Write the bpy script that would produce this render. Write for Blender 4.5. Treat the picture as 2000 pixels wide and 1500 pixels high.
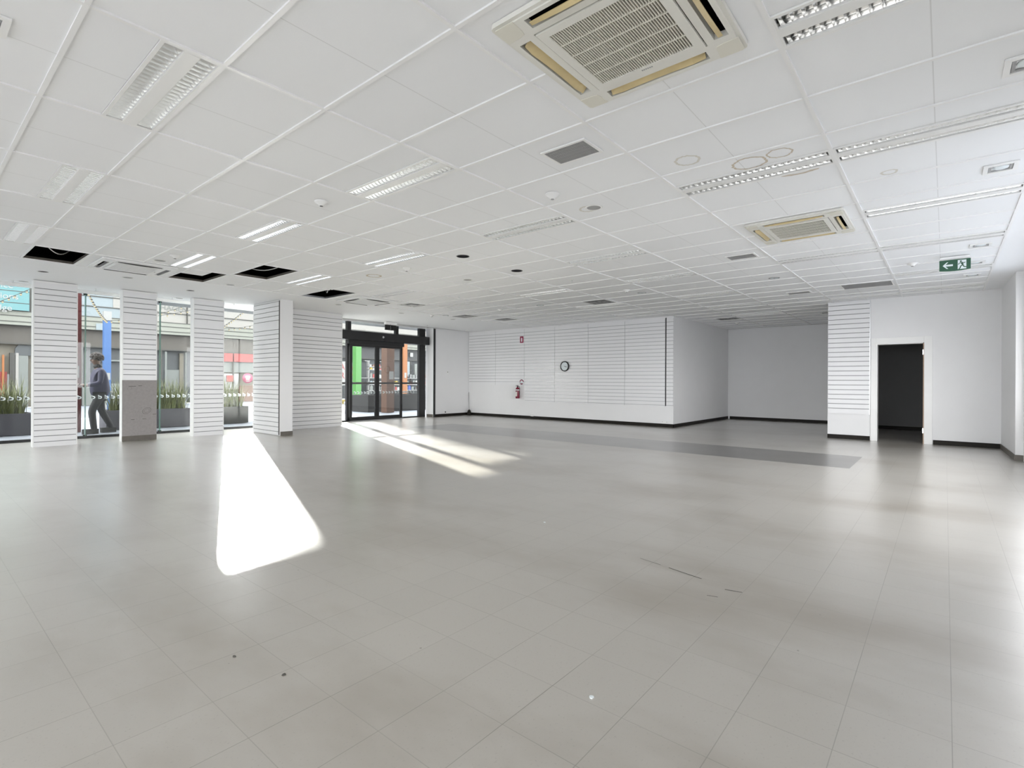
import bpy, math, random
from mathutils import Matrix, Vector
random.seed(7)
sc = bpy.context.scene
for _o in list(bpy.data.objects): bpy.data.objects.remove(_o)
COL = sc.collection
PI = math.pi
# ------------------------------------------------------------------ camera
CAMZ, YAW, ROLL = 1.1936, 0.696478, 0.00465
cd = bpy.data.cameras.new('camera'); cam = bpy.data.objects.new('camera', cd); COL.objects.link(cam)
cd.sensor_width = 36; cd.lens = 1011.72/2000*36; cd.shift_y = -0.00254; cd.clip_start = .02; cd.clip_end = 500
_f = Vector((math.cos(YAW), math.sin(YAW), 0)); _r = Vector((math.sin(YAW), -math.cos(YAW), 0)); _u = Vector((0, 0, 1))
_R = _r*math.cos(ROLL)+_u*math.sin(ROLL); _U = -_r*math.sin(ROLL)+_u*math.cos(ROLL)
cam.matrix_world = Matrix(((_R.x, _U.x, -_f.x, 0), (_R.y, _U.y, -_f.y, 0), (_R.z, _U.z, -_f.z, CAMZ), (0, 0, 0, 1)))
sc.camera = cam
# ------------------------------------------------------------------ world, sun, exposure
SKY = 3.2
w = bpy.data.worlds.new('sky'); sc.world = w; w.use_nodes = True
bg = w.node_tree.nodes['Background']; bg.inputs[0].default_value = (.955, .968, .985, 1); bg.inputs[1].default_value = SKY
sd = bpy.data.lights.new('sun', 'SUN'); sd.energy = 13; sd.angle = math.radians(.9); sd.color = (1, .97, .92)
so = bpy.data.objects.new('sun', sd); COL.objects.link(so)
so.rotation_euler = Vector((-.38, -1, -.27)).to_track_quat('-Z', 'Y').to_euler()
def portal(name, loc, rot, sx, sy):
    l = bpy.data.lights.new(name, 'AREA'); l.shape = 'RECTANGLE'; l.size = sx; l.size_y = sy; l.cycles.is_portal = True
    o = bpy.data.objects.new(name, l); COL.objects.link(o); o.location = loc; o.rotation_euler = rot
portal('daylight_portal_rear', (-5.15, 1.9, 1.23), (0, -PI/2, 0), 2.5, 13.8)
portal('daylight_portal_side', (7.8, -1.12, 1.8), (PI/2, 0, 0), 6.4, 1.9)
portal('daylight_portal_front', (3.2, 13.46, 1.46), (-PI/2, 0, 0), 16.4, 2.9)
sc.view_settings.view_transform = 'Standard'; sc.view_settings.look = 'None'
sc.view_settings.exposure = 1.70; sc.view_settings.gamma = 1; sc.view_settings.use_curve_mapping = False
sc.cycles.max_bounces = 14; sc.cycles.diffuse_bounces = 8; sc.cycles.glossy_bounces = 5; sc.cycles.transparent_max_bounces = 12
sc.cycles.sample_clamp_indirect = 4

# ------------------------------------------------------------------ materials
def nt(name):
    m = bpy.data.materials.new(name); m.use_nodes = True
    return m, m.node_tree, m.node_tree.nodes['Principled BSDF']
def mix(t, fac, a, b):
    n = t.nodes.new('ShaderNodeMix'); n.data_type = 'RGBA'
    for k, v in ((0, fac), (6, a), (7, b)):
        if hasattr(v, 'is_linked') or hasattr(v, 'links'): t.links.new(v, n.inputs[k])
        else: n.inputs[k].default_value = v if k == 0 else (*v, 1) if len(v) == 3 else v
    return n.outputs[2]
def mth(t, op, a, b=None, c=None):
    n = t.nodes.new('ShaderNodeMath'); n.operation = op
    for k, v in enumerate((a, b, c)):
        if v is None: continue
        if hasattr(v, 'links'): t.links.new(v, n.inputs[k])
        else: n.inputs[k].default_value = v
    return n.outputs[0]
def noise(t, scale, detail=3, vec=None, rough=.5):
    n = t.nodes.new('ShaderNodeTexNoise'); n.inputs['Scale'].default_value = scale
    n.inputs['Detail'].default_value = detail; n.inputs['Roughness'].default_value = rough
    if vec is None:
        g = t.nodes.new('ShaderNodeNewGeometry'); vec = g.outputs['Position']
    t.links.new(vec, n.inputs['Vector'])
    return n.outputs[0]
def mat(name, col, rough=.5, metal=0, amt=.06, scale=9, bump=0, bscale=60, spec=.5):
    m, t, p = nt(name)
    n = noise(t, scale)
    d = tuple(c*(1-amt) for c in col); l = tuple(min(1, c*(1+amt)) for c in col)
    t.links.new(mix(t, n, d, l), p.inputs['Base Color'])
    p.inputs['Roughness'].default_value = rough; p.inputs['Metallic'].default_value = metal
    p.inputs['Specular IOR Level'].default_value = spec
    if bump:
        b = t.nodes.new('ShaderNodeBump'); b.inputs['Strength'].default_value = bump; b.inputs['Distance'].default_value = .01
        t.links.new(noise(t, bscale), b.inputs['Height']); t.links.new(b.outputs[0], p.inputs['Normal'])
    return m
M = {}
M['wall'] = mat('white_wall_paint', (.80, .80, .805), .55, amt=.02, scale=3, bump=.05)
M['storeshade'] = mat('store_room_paint_with_shade', (.22, .22, .22), .8, amt=.05, scale=3)  # wall colour darkened to stand for the unlit store room
M['slat'] = mat('white_slatwall_board', (.80, .80, .81), .32, amt=.015, scale=4)
M['groove'] = mat('slatwall_groove_insert', (.40, .40, .41), .3, .6, amt=.05)
M['groovep'] = mat('painted_slatwall_groove', (.26, .26, .265), .6, amt=.05)
M['plaster'] = mat('ceiling_plaster', (.86, .87, .885), .7, amt=.015, scale=2)
M['tee'] = mat('ceiling_grid_metal', (.86, .86, .86), .4, amt=.02)
M['white'] = mat('white_enamel', (.84, .84, .83), .35, amt=.02)
M['black'] = mat('black_powder_coat', (.012, .012, .013), .35, amt=.2)
M['dgrey'] = mat('dark_grey_metal', (.09, .09, .09), .4, amt=.1)
M['alu'] = mat('mirror_aluminium', (.94, .94, .935), .14, 1, amt=.04, scale=30)
M['alu2'] = mat('satin_aluminium', (.62, .63, .64), .3, 1, amt=.04, scale=30)
M['void'] = mat('dark_ceiling_void', (.012, .012, .013), .9, amt=.3, scale=5)
M['grillegrey'] = mat('perforated_grey_grille', (.36, .36, .36), .6, amt=.12, scale=300)
M['acold'] = mat('yellowed_plastic', (.72, .70, .62), .4, amt=.04, scale=5)
M['acold2'] = mat('aged_cream_plastic', (.76, .75, .70), .4, amt=.03, scale=5)
M['vane'] = mat('yellow_stained_vane', (.62, .50, .27), .45, amt=.18, scale=9)
M['filter'] = mat('dark_filter_mesh', (.015, .015, .014), .8, amt=.2, scale=40)
M['base'] = mat('dark_brown_skirting', (.013, .011, .0085), .55, amt=.2, scale=12, spec=.2)
M['basel'] = mat('worn_taupe_skirting', (.12, .108, .09), .5, amt=.2, scale=12)
M['concrete'] = mat('bare_grey_board', (.30, .28, .275), .75, amt=.14, scale=26, bump=.2)
M['cream'] = mat('cream_render', (0.1640, 0.1574, 0.1443), .7, amt=.04, scale=2)
M['creamd'] = mat('cream_fascia_green_tint', (0.1312, 0.1345, 0.1148), .7, amt=.04, scale=2)
M['teal'] = mat('teal_sign_panel', (0.0492, 0.1279, 0.1345), .5, amt=.05, scale=2)
M['paleblue'] = mat('pale_blue_cladding', (0.1115, 0.1345, 0.1443), .4, amt=.06, scale=1.5)
M['umber'] = mat('brown_grey_soffit', (0.0394, 0.0341, 0.0276), .7, amt=.15, scale=1.2)
M['line'] = mat('dark_joint_rail', (.02, .019, .015), .6, amt=.1)
M['shopdark'] = mat('dim_shop_interior', (0.0230, 0.0262, 0.0276), .5, amt=.45, scale=.9)
M['shopbeige'] = mat('beige_shop_interior', (0.0886, 0.0787, 0.0590), .6, amt=.25, scale=1.2)
M['shopgrey'] = mat('charcoal_fascia', (0.0144, 0.0144, 0.0151), .6, amt=.2)
M['pave'] = mat('street_paving', (.15, .163, .185), .7, amt=.12, scale=3)
M['red'] = mat('dark_red_post_paint', (0.0663, 0.0078, 0.0078), .5, amt=.12, scale=3)
M['redb'] = mat('bright_red_panel', (0.1574, 0.0164, 0.0144), .5, amt=.1, scale=2)
M['blue'] = mat('bright_blue_post_paint', (0.0230, 0.0689, 0.1771), .5, amt=.06)
M['green'] = mat('lime_green_post_paint', (0.0428, 0.1480, 0.0312), .5, amt=.06)
M['orange'] = mat('orange_post_paint', (0.1706, 0.0558, 0.0079), .5, amt=.06)
M['brown'] = mat('tan_brown_post_paint', (0.0754, 0.0374, 0.0223), .5, amt=.06)
M['yellow'] = mat('yellow_plastic', (0.1771, 0.1246, 0.0098), .4, amt=.06)
M['bluep'] = mat('blue_plastic', (0.0131, 0.0328, 0.1443), .4, amt=.06)
M['pink'] = mat('magenta_disc', (0.1771, 0.0131, 0.0492), .4, amt=.05)
M['swhite'] = mat('outdoor_white', (0.1771, 0.1771, 0.1706), .5, amt=.05)
M['sgreyl'] = mat('outdoor_pale_grey', (0.0853, 0.0918, 0.0853), .5, amt=.12)
M['glassg'] = mat('green_glass_edge', (.10, .19, .155), .15, amt=.12)
M['planter'] = mat('lilac_grey_planter', (0.0492, 0.0459, 0.0558), .6, amt=.15, scale=3)
M['planterd'] = mat('charcoal_stone_planter', (0.0144, 0.0138, 0.0131), .7, amt=.4, scale=9)
M['grass'] = mat('strappy_grass_leaf', (0.1045, 0.1187, 0.0333), .5, amt=.4, scale=5)
M['soil'] = mat('dark_planting_soil', (.025, .022, .016), .9, amt=.3, scale=20)
M['extred'] = mat('extinguisher_crimson', (.19, .012, .035), .3, amt=.08)
M['signred'] = mat('crimson_sign', (.26, .015, .06), .5, amt=.05)
M['exitgreen'] = mat('exit_sign_green', (.018, .085, .045), .45, amt=.04)
M['signwhite'] = mat('sign_white', (.74, .80, .82), .5, amt=.02)
M['skin'] = mat('skin', (0.1312, 0.0754, 0.0525), .5, amt=.05)
M['hair'] = mat('dark_curly_hair', (.022, .013, .008), .6, amt=.4, scale=60)
M['jacket'] = mat('violet_grey_jacket', (0.0276, 0.0262, 0.0558), .7, amt=.25, scale=12)
M['trouser'] = mat('charcoal_trousers', (0.0131, 0.0131, 0.0144), .8, amt=.2)
M['bulb'] = mat('warm_bulb_glass', (.24, .20, .12), .2, amt=.05)
M['asign'] = mat('grey_lettering', (.13, .13, .11), .6, amt=.05)
M['stain'] = mat('tea_brown_water_stain', (.60, .53, .44), .8, amt=.15, scale=30)
M['stain2'] = mat('faint_water_stain', (.70, .68, .63), .8, amt=.06, scale=30)
M['scuff'] = mat('black_scuff', (.08, .075, .065), .7, amt=.3, scale=80)
M['timber'] = mat('bare_timber_rebate', (.42, .30, .22), .6, amt=.1, scale=20)

def tilemat():
    m, t, p = nt('ceiling_tile_board')
    g = t.nodes.new('ShaderNodeNewGeometry'); s = t.nodes.new('ShaderNodeSeparateXYZ'); t.links.new(g.outputs['Position'], s.inputs[0])
    # scored centre joint of each 600 x 1200 tile
    fr = mth(t, 'FRACT', mth(t, 'MULTIPLY', mth(t, 'SUBTRACT', s.outputs[1], 1.8579-.6*40), 1/1.2))
    ln = mth(t, 'LESS_THAN', mth(t, 'ABSOLUTE', mth(t, 'SUBTRACT', fr, .5)), .0026)
    fx = mth(t, 'FLOOR', mth(t, 'MULTIPLY', mth(t, 'SUBTRACT', s.outputs[0], 1.7709-.6*40), 1/.6))
    fy = mth(t, 'FLOOR', mth(t, 'MULTIPLY', mth(t, 'SUBTRACT', s.outputs[1], 1.8579-.6*40), 1/1.2))
    c = t.nodes.new('ShaderNodeCombineXYZ'); t.links.new(fx, c.inputs[0]); t.links.new(fy, c.inputs[1])
    wn = t.nodes.new('ShaderNodeTexWhiteNoise'); wn.noise_dimensions = '2D'; t.links.new(c.outputs[0], wn.inputs['Vector'])
    base = mix(t, wn.outputs[0], (.842, .852, .868), (.868, .878, .893))
    t.links.new(mix(t, mth(t, 'MULTIPLY', ln, .35), base, (.45, .45, .44)), p.inputs['Base Color'])
    p.inputs['Roughness'].default_value = .85
    b = t.nodes.new('ShaderNodeBump'); b.inputs['Strength'].default_value = .08; b.inputs['Distance'].default_value = .004
    t.links.new(noise(t, 130), b.inputs['Height']); t.links.new(b.outputs[0], p.inputs['Normal'])
    return m
M['tile'] = tilemat()

def floormat():
    m, t, p = nt('vinyl_tile_floor')
    g = t.nodes.new('ShaderNodeNewGeometry'); s = t.nodes.new('ShaderNodeSeparateXYZ'); t.links.new(g.outputs['Position'], s.inputs[0])
    X, Y = s.outputs[0], s.outputs[1]
    def cell(v, off): return mth(t, 'MULTIPLY', mth(t, 'SUBTRACT', v, off-30), 1/.3)
    cx, cy = cell(X, .165), cell(Y, -.022)
    def joint(c, wd): return mth(t, 'GREATER_THAN', mth(t, 'ABSOLUTE', mth(t, 'SUBTRACT', mth(t, 'FRACT', c), .5)), .5-wd)
    cb = t.nodes.new('ShaderNodeCombineXYZ'); t.links.new(mth(t, 'FLOOR', cx), cb.inputs[0]); t.links.new(mth(t, 'FLOOR', cy), cb.inputs[1])
    wn = t.nodes.new('ShaderNodeTexWhiteNoise'); wn.noise_dimensions = '2D'; t.links.new(cb.outputs[0], wn.inputs['Vector'])
    base = mix(t, wn.outputs[0], (.405, .384, .346), (.425, .403, .364))
    # worn, faintly brown traffic marks
    mp = t.nodes.new('ShaderNodeMapping'); mp.inputs['Scale'].default_value = (.55, .28, 1); mp.inputs['Rotation'].default_value = (0, 0, .5)
    t.links.new(g.outputs['Position'], mp.inputs['Vector'])
    n1 = noise(t, 1.6, 5, mp.outputs[0], .6)
    st = t.nodes.new('ShaderNodeMapRange'); st.inputs[1].default_value = .47; st.inputs[2].default_value = .68; t.links.new(n1, st.inputs[0])
    base = mix(t, mth(t, 'MULTIPLY', st.outputs[0], .85), base, (.27, .238, .192))
    # fine chips of the vinyl and stray dirt specks
    sp = t.nodes.new('ShaderNodeMapRange'); sp.inputs[1].default_value = .62; sp.inputs[2].default_value = .75; t.links.new(noise(t, 95, 2), sp.inputs[0])
    base = mix(t, mth(t, 'MULTIPLY', sp.outputs[0], .7), base, (.30, .28, .25))
    vo = t.nodes.new('ShaderNodeTexVoronoi'); vo.inputs['Scale'].default_value = 5.5; t.links.new(g.outputs['Position'], vo.inputs['Vector'])
    sk = mth(t, 'MULTIPLY', mth(t, 'LESS_THAN', vo.outputs['Distance'], .03), mth(t, 'GREATER_THAN', noise(t, 3.1, 1), .56))
    base = mix(t, mth(t, 'MULTIPLY', sk, .8), base, (.12, .10, .08))
    def rect(x0, x1, y0, y1):
        a = mth(t, 'MULTIPLY', mth(t, 'GREATER_THAN', X, x0), mth(t, 'LESS_THAN', X, x1))
        return mth(t, 'MULTIPLY', a, mth(t, 'MULTIPLY', mth(t, 'GREATER_THAN', Y, y0), mth(t, 'LESS_THAN', Y, y1)))
    base = mix(t, mth(t, 'MULTIPLY', rect(8.56, 10.06, 1.02, 10.6), .95), base, (.085, .078, .068))      # aisle of darker replacement tiles
    base = mix(t, mth(t, 'MULTIPLY', rect(4.66, 5.86, 4.47, 11.0), .5), base, (.39, .355, .285))      # entrance wall's shadow painted in olive
    jx = mth(t, 'MULTIPLY', joint(cx, .005), mth(t, 'MULTIPLY', noise(t, .9, 1), .95))
    jy = mth(t, 'MULTIPLY', joint(cy, .005), mth(t, 'MULTIPLY', noise(t, 1.3, 1), 1.2))
    base = mix(t, mth(t, 'MAXIMUM', jx, jy), base, (.13, .115, .09))
    t.links.new(base, p.inputs['Base Color'])
    rr = t.nodes.new('ShaderNodeMapRange'); rr.inputs[1].default_value = .3; rr.inputs[2].default_value = .7; rr.inputs[3].default_value = .29; rr.inputs[4].default_value = .34
    t.links.new(noise(t, 1.7, 2), rr.inputs[0]); t.links.new(rr.outputs[0], p.inputs['Roughness'])
    p.inputs['Specular IOR Level'].default_value = .55
    p.inputs['Coat Weight'].default_value = 1; p.inputs['Coat Roughness'].default_value = .277; p.inputs['Coat IOR'].default_value = 1.7
    b = t.nodes.new('ShaderNodeBump'); b.inputs['Strength'].default_value = .12; b.inputs['Distance'].default_value = .01
    t.links.new(noise(t, 5, 3), b.inputs['Height']); t.links.new(b.outputs[0], p.inputs['Normal'])
    return m
M['floor'] = floormat()

def glassmat():
    m = bpy.data.materials.new('clear_window_glass'); m.use_nodes = True; t = m.node_tree; t.nodes.clear()
    o = t.nodes.new('ShaderNodeOutputMaterial'); a = t.nodes.new('ShaderNodeBsdfTransparent'); a.inputs[0].default_value = (.90, .915, .91, 1)
    g = t.nodes.new('ShaderNodeBsdfGlossy'); g.inputs['Roughness'].default_value = .02
    f = t.nodes.new('ShaderNodeFresnel'); f.inputs[0].default_value = 1.45
    mx = t.nodes.new('ShaderNodeMixShader'); t.links.new(mth(t, 'MULTIPLY', f.outputs[0], .55), mx.inputs[0])
    t.links.new(a.outputs[0], mx.inputs[1]); t.links.new(g.outputs[0], mx.inputs[2]); t.links.new(mx.outputs[0], o.inputs[0])
    return m
M['glass'] = glassmat()

# ------------------------------------------------------------------ mesh building
class MB:
    def __init__(s): s.v = []; s.f = []; s.m = []; s.sm = []
    def add(s, vs, fs, mi=0, T=None, smooth=False):
        b = len(s.v)
        s.v += [tuple(T @ Vector(v)) if T else tuple(v) for v in vs]
        s.f += [tuple(b+i for i in f) for f in fs]; s.m += [mi]*len(fs); s.sm += [smooth]*len(fs)
        return s
    def box(s, x0, x1, y0, y1, z0, z1, mi=0, T=None):
        v = [(x, y, z) for z in (z0, z1) for y in (y0, y1) for x in (x0, x1)]
        return s.add(v, [(0, 2, 3, 1), (4, 5, 7, 6), (0, 1, 5, 4), (1, 3, 7, 5), (3, 2, 6, 7), (2, 0, 4, 6)], mi, T)
    def prism(s, pts, h0, h1, mi=0, T=None):          # polygon in local xy, extruded along local z
        n = len(pts); v = [(x, y, h0) for x, y in pts]+[(x, y, h1) for x, y in pts]
        return s.add(v, [tuple(range(n))[::-1], tuple(range(n, 2*n))]+[(i, (i+1) % n, n+(i+1) % n, n+i) for i in range(n)], mi, T)
    def lathe(s, prof, n=24, mi=0, T=None, smooth=True):  # (r, z) pairs around local z
        v = [(r*math.cos(2*PI*k/n), r*math.sin(2*PI*k/n), z) for r, z in prof for k in range(n)]
        f = [(j*n+k, j*n+(k+1) % n, (j+1)*n+(k+1) % n, (j+1)*n+k) for j in range(len(prof)-1) for k in range(n)]
        return s.add(v, f, mi, T, smooth)
    def tube(s, pts, r, n=6, mi=0, smooth=True):
        pts = [Vector(p) for p in pts]; v = []
        for i, p in enumerate(pts):
            d = (pts[min(i+1, len(pts)-1)]-pts[max(i-1, 0)]).normalized()
            a = d.cross(Vector((0, 0, 1)));
            if a.length < .01: a = d.cross(Vector((1, 0, 0)))
            a.normalize(); b = d.cross(a); rr = r[i] if isinstance(r, (list, tuple)) else r
            v += [tuple(p+a*rr*math.cos(2*PI*k/n)+b*rr*math.sin(2*PI*k/n)) for k in range(n)]
        f = [(j*n+k, j*n+(k+1) % n, (j+1)*n+(k+1) % n, (j+1)*n+k) for j in range(len(pts)-1) for k in range(n)]
        L = (len(pts)-1)*n
        f += [tuple(range(n))[::-1], tuple(L+k for k in range(n))]
        return s.add(v, f, mi, None, smooth)
    def plate(s, x0, x1, y0, y1, holes, z0, z1=None, mi=0, mfun=None):   # flat plate with rectangular holes
        xs = sorted({x0, x1, *[round(min(max(h[k], x0), x1), 5) for h in holes for k in (0, 1)]})
        ys = sorted({y0, y1, *[round(min(max(h[k], y0), y1), 5) for h in holes for k in (2, 3)]})
        def solid(i, j):
            if i < 0 or j < 0 or i >= len(xs)-1 or j >= len(ys)-1: return False
            a, b = (xs[i]+xs[i+1])/2, (ys[j]+ys[j+1])/2
            return not any(h[0] < a < h[1] and h[2] < b < h[3] for h in holes)
        for i in range(len(xs)-1):
            for j in range(len(ys)-1):
                if not solid(i, j): continue
                a, b, c, d = xs[i], xs[i+1], ys[j], ys[j+1]; k = mfun((a+b)/2, (c+d)/2) if mfun else mi
                s.add([(a, c, z0), (a, d, z0), (b, d, z0), (b, c, z0)], [(0, 1, 2, 3)], k)
                if z1 is not None:
                    s.add([(a, c, z1), (b, c, z1), (b, d, z1), (a, d, z1)], [(0, 1, 2, 3)], k)
                    for (di, dj, p, q) in ((-1, 0, (a, c), (a, d)), (1, 0, (b, d), (b, c)), (0, -1, (b, c), (a, c)), (0, 1, (a, d), (b, d))):
                        if not solid(i+di, j+dj):
                            s.add([(*p, z0), (*p, z1), (*q, z1), (*q, z0)], [(0, 1, 2, 3)], k)
        return s
    def build(s, name, mats, parent=None, world=False, bevel=0, origin=None):
        if not isinstance(mats, (list, tuple)): mats = [mats]
        off = Vector((0, 0, 0))
        if parent is not None and world: off = parent.location.copy()
        if parent is None:
            if origin is None:
                lo = [min(v[k] for v in s.v) for k in range(3)]; hi = [max(v[k] for v in s.v) for k in range(3)]
                origin = ((lo[0]+hi[0])/2, (lo[1]+hi[1])/2, lo[2])
            off = Vector(origin)
        me = bpy.data.meshes.new(name); me.from_pydata([tuple(Vector(v)-off) for v in s.v], [], s.f)
        for m in mats: me.materials.append(m)
        me.polygons.foreach_set('material_index', s.m); me.polygons.foreach_set('use_smooth', s.sm); me.update()
        o = bpy.data.objects.new(name, me); COL.objects.link(o)
        if parent is not None: o.parent = parent
        else: o.location = off
        if bevel:
            b = o.modifiers.new('bevel', 'BEVEL'); b.width = bevel; b.segments = 2; b.limit_method = 'ANGLE'
        return o
def tag(o, label=None, cat=None, group=None, kind=None):
    if label: o['label'] = label
    if cat: o['category'] = cat
    if group: o['group'] = group
    if kind: o['kind'] = kind
    return o
def empty(name, loc, rz=0, label=None, cat=None, group=None, kind=None):
    o = bpy.data.objects.new(name, None); COL.objects.link(o); o.location = loc; o.rotation_euler = (0, 0, rz); o.empty_display_size = .1
    return tag(o, label, cat, group, kind)
KIDS = {}
def copy_tree(o, parent=None):
    c = o.copy(); COL.objects.link(c); c.parent = parent
    for ch in [x for x in bpy.data.objects if x.parent == o]: copy_tree(ch, c)
    return c
def copies(proto, items, group=None):                 # items: (x, y, z, rz, label)
    for i, it in enumerate(items):
        o = proto if i == 0 else copy_tree(proto)
        o.location = it[:3]; o.rotation_euler = (0, 0, it[3]); o['label'] = it[4]
        if group: o['group'] = group
def text(s, size, depth=.002, align='CENTER'):
    c = bpy.data.curves.new('t', 'FONT'); c.body = s; c.size = size; c.extrude = depth; c.align_x = align; c.align_y = 'CENTER'
    o = bpy.data.objects.new('t', c); COL.objects.link(o); bpy.context.view_layer.update()
    me = bpy.data.meshes.new_from_object(o.evaluated_get(bpy.context.evaluated_depsgraph_get()))
    v = [tuple(x.co) for x in me.vertices]; f = [tuple(p.vertices) for p in me.polygons]
    bpy.data.objects.remove(o); bpy.data.curves.remove(c); bpy.data.meshes.remove(me)
    return v, f
def T_y(x, y, z): return Matrix(((1, 0, 0, x), (0, 0, -1, y), (0, 1, 0, z), (0, 0, 0, 1)))      # local xy shown on a wall facing -Y
def T_x(x, y, z): return Matrix(((0, 0, -1, x), (-1, 0, 0, y), (0, 1, 0, z), (0, 0, 0, 1)))     # local xy shown on a wall facing -X

# ------------------------------------------------------------------ dimensions
ZC = 2.926; ZF = ZC+.009; GX, GY = 1.7709, 1.8579
def gi(i): return GX+.6*i
def gj(j): return GY+.6*j
YG = 13.4                       # glass line of the street front
PLX = 10.17                     # tiled ceiling ends here
def struct(name, mb, m, parent=None, **k):
    o = mb.build(name, m, parent, world=parent is not None, **k)
    if parent is None: o['kind'] = 'structure'
    return o

# ------------------------------------------------------------------ floor, ground
struct('floor', MB().box(-5.2, 17.7, -1.2, YG+.03, -.12, 0).box(-5.2, 1.15, -5.2, -1.2, -.12, 0), M['floor'])
g = MB().box(-60, 80, -60, 80, -.3, -.125); g.box(-60, 80, YG+.03, 80, -.125, -.012)
struct('floor_street', g, M['pave'])
# ------------------------------------------------------------------ ceiling openings
LIGHTS = [(-1.5, 2), (-1.5, 6), (-1.5, 10), (1.5, 2), (1.5, 6), (1.5, 10), (4.5, 2), (4.5, 6), (4.5, 10), (7.5, 2), (7.5, 10), (10.5, 6), (10.5, 10),
          (14, 10), (14, 6), (17, 6), (10.5, 2), (14, 2), (17, 2), (20.3, 2), (24.7, 2), (1.5, -4), (4.5, -2), (4.5, -4), (7.5, -4), (10.5, -2), (10.5, -4), (14, -4), (17.1, -4), (17.6, -2)]
holes = []
for i, j in LIGHTS: holes.append((gi(i), gi(i)+.3, gj(j)+.012, gj(j)+1.188))
CASS = [(2.335, 1.245), (6.49, 1.245), (2.37, 9.60), (6.62, 9.66)]
for x, y in CASS: holes.append((x-.42, x+.42, y-.42, y+.42))
OPEN = [(1.185, 1.75, 9.06, 10.14), (3.0, 3.54, 9.06, 10.14), (3.59, 4.14, 7.89, 9.0), (5.37, 5.9, 9.0, 10.14)]
holes += OPEN
ROUND = [(1.56, 11.22, .075), (3.72, 11.3, .075), (5.10, 5.17, .085), (6.30, 5.18, .085), (5.09, 6.39, .075)]
for x, y, r in ROUND: holes.append((x-.11, x+.11, y-.11, y+.11))
c = MB()
c.plate(-5, 17.6, -5, 12.87, holes+[(1.0, 17.7, -5, -1.1)], ZC+.010, mfun=lambda x, y: 0 if -.54 < y < PLX else 1)
for x, y, r in ROUND:
    n = 32
    for k in range(n):
        q = []
        for a in (2*PI*k/n, 2*PI*(k+1)/n):
            m_ = .11/max(abs(math.cos(a)), abs(math.sin(a)))
            q.append(((x+r*math.cos(a), y+r*math.sin(a), ZC+.010), (x+m_*math.cos(a), y+m_*math.sin(a), ZC+.010)))
        c.add([q[0][0], q[1][0], q[1][1], q[0][1]], [(0, 1, 2, 3)], 0 if y < PLX else 1)
c.box(-5, 17.6, 12.85, 12.87, ZC+.010, 3.02, 1); c.box(-5, 17.6, 12.87, YG+.02, 3.0, 3.02, 1)
ceil = struct('ceiling', c, [M['tile'], M['plaster']])
# grid of tees
ex = [(h[0], h[1], h[2], h[3]) for h in holes[len(LIGHTS):len(LIGHTS)+8]]
for x, y in CASS: ex.append((x-.46, x+.46, y-.46, y+.46))
def segs(a, b, cuts):
    out = [(a, b)]
    for c0, c1 in cuts:
        nx = []
        for s0, s1 in out:
            if c1 <= s0 or c0 >= s1: nx.append((s0, s1)); continue
            if c0 > s0: nx.append((s0, c0))
            if c1 < s1: nx.append((c1, s1))
        out = nx
    return out
t = MB(); W = .012
for i in range(-11, 27):
    x = gi(i)
    for a, b in segs(-.54, PLX, [(e[2], e[3]) for e in ex if e[0] < x < e[1]]): t.box(x-W, x+W, a, b, ZC, ZC+.012)
for j in range(-4, 14, 2):
    y = gj(j)
    for a, b in segs(-5, 17.6, [(e[0], e[1]) for e in ex if e[2] < y < e[3]]): t.box(a, b, y-W, y+W, ZC-.0006, ZC+.012)
for y in (-.54, PLX): t.box(-5, 17.6, y-W, y+W, ZC-.0004, ZC+.012)
struct('ceiling_grid', t, M['tee'], ceil)
# water stains on the tiles
def stainring(x, y, rx, ry, wd, mm, name='water_stain'):
    mb = MB(); n = 40; rnd = [1+random.uniform(-.07, .07) for _ in range(n)]
    for k in range(n):
        q = []
        for kk in (k, (k+1) % n):
            a = 2*PI*kk/n
            for s_ in (1-wd, 1): q.append((x+rx*rnd[kk]*s_*math.cos(a), y+ry*rnd[kk]*s_*math.sin(a), ZC+.0085))
        mb.add([q[0], q[1], q[3], q[2]], [(0, 1, 2, 3)])
    struct(name, mb, mm, ceil)
for a in ((4.0, 1.56, .10, .10, .2, 'stain2'), (4.36, 1.20, .12, .13, .14, 'stain'), (4.31, .97, .09, .09, .14, 'stain'), (4.80, .93, .055, .15, .5, 'stain'),
          (5.27, .36, .06, .06, .3, 'stain2'), (5.12, 7.28, .13, .13, .25, 'stain'), (4.49, 2.77, .09, .09, .25, 'stain2')):
    stainring(*a[:5], M[a[5]])
# roof slab and what shows in the openings
r = MB(); r.box(-5.2, 17.8, -1.2, YG+.4, 3.6, 3.8); r.box(-5.2, 1.15, -5.2, -1.2, 3.6, 3.8)
struct('ceiling_slab', r, M['void'])
# displaced tile lying over one corner of the second opening
tp = MB().box(2.99, 3.30, 9.05, 9.49, ZC-.001, ZC+.014)
tag(tp.build('ceiling_tile', M['tile']), 'loose piece of white ceiling tile covering one corner of a dark opening', 'ceiling tile')
def void_lip(k, x0, x1, y0, y1, lab):      # rough cut edge and loose cable of an opening
    e = MB(); e.plate(x0-.03, x1+.03, y0-.03, y1+.03, [(x0, x1, y0, y1)], ZC+.012, ZC+.045)
    struct('opening_edge', e, M['basel'] if k != 3 else M['alu2'], ceil)
    pts = []
    for s_ in range(13):
        u = s_/12; pts.append((x0+.05+(x1-x0-.1)*(u if k != 2 else 1-u), y0+.15+(y1-y0-.25)*u, ZC+.05+.22*(2*u-1)**2*(.7+.3*(k % 2))))
    cb = MB().tube(pts, .007, 6)
    tag(cb.build('loose_cable', M['wall']), lab, 'cable')
void_lip(0, *OPEN[0], 'pale cable drooping in the dark ceiling opening furthest left')
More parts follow.
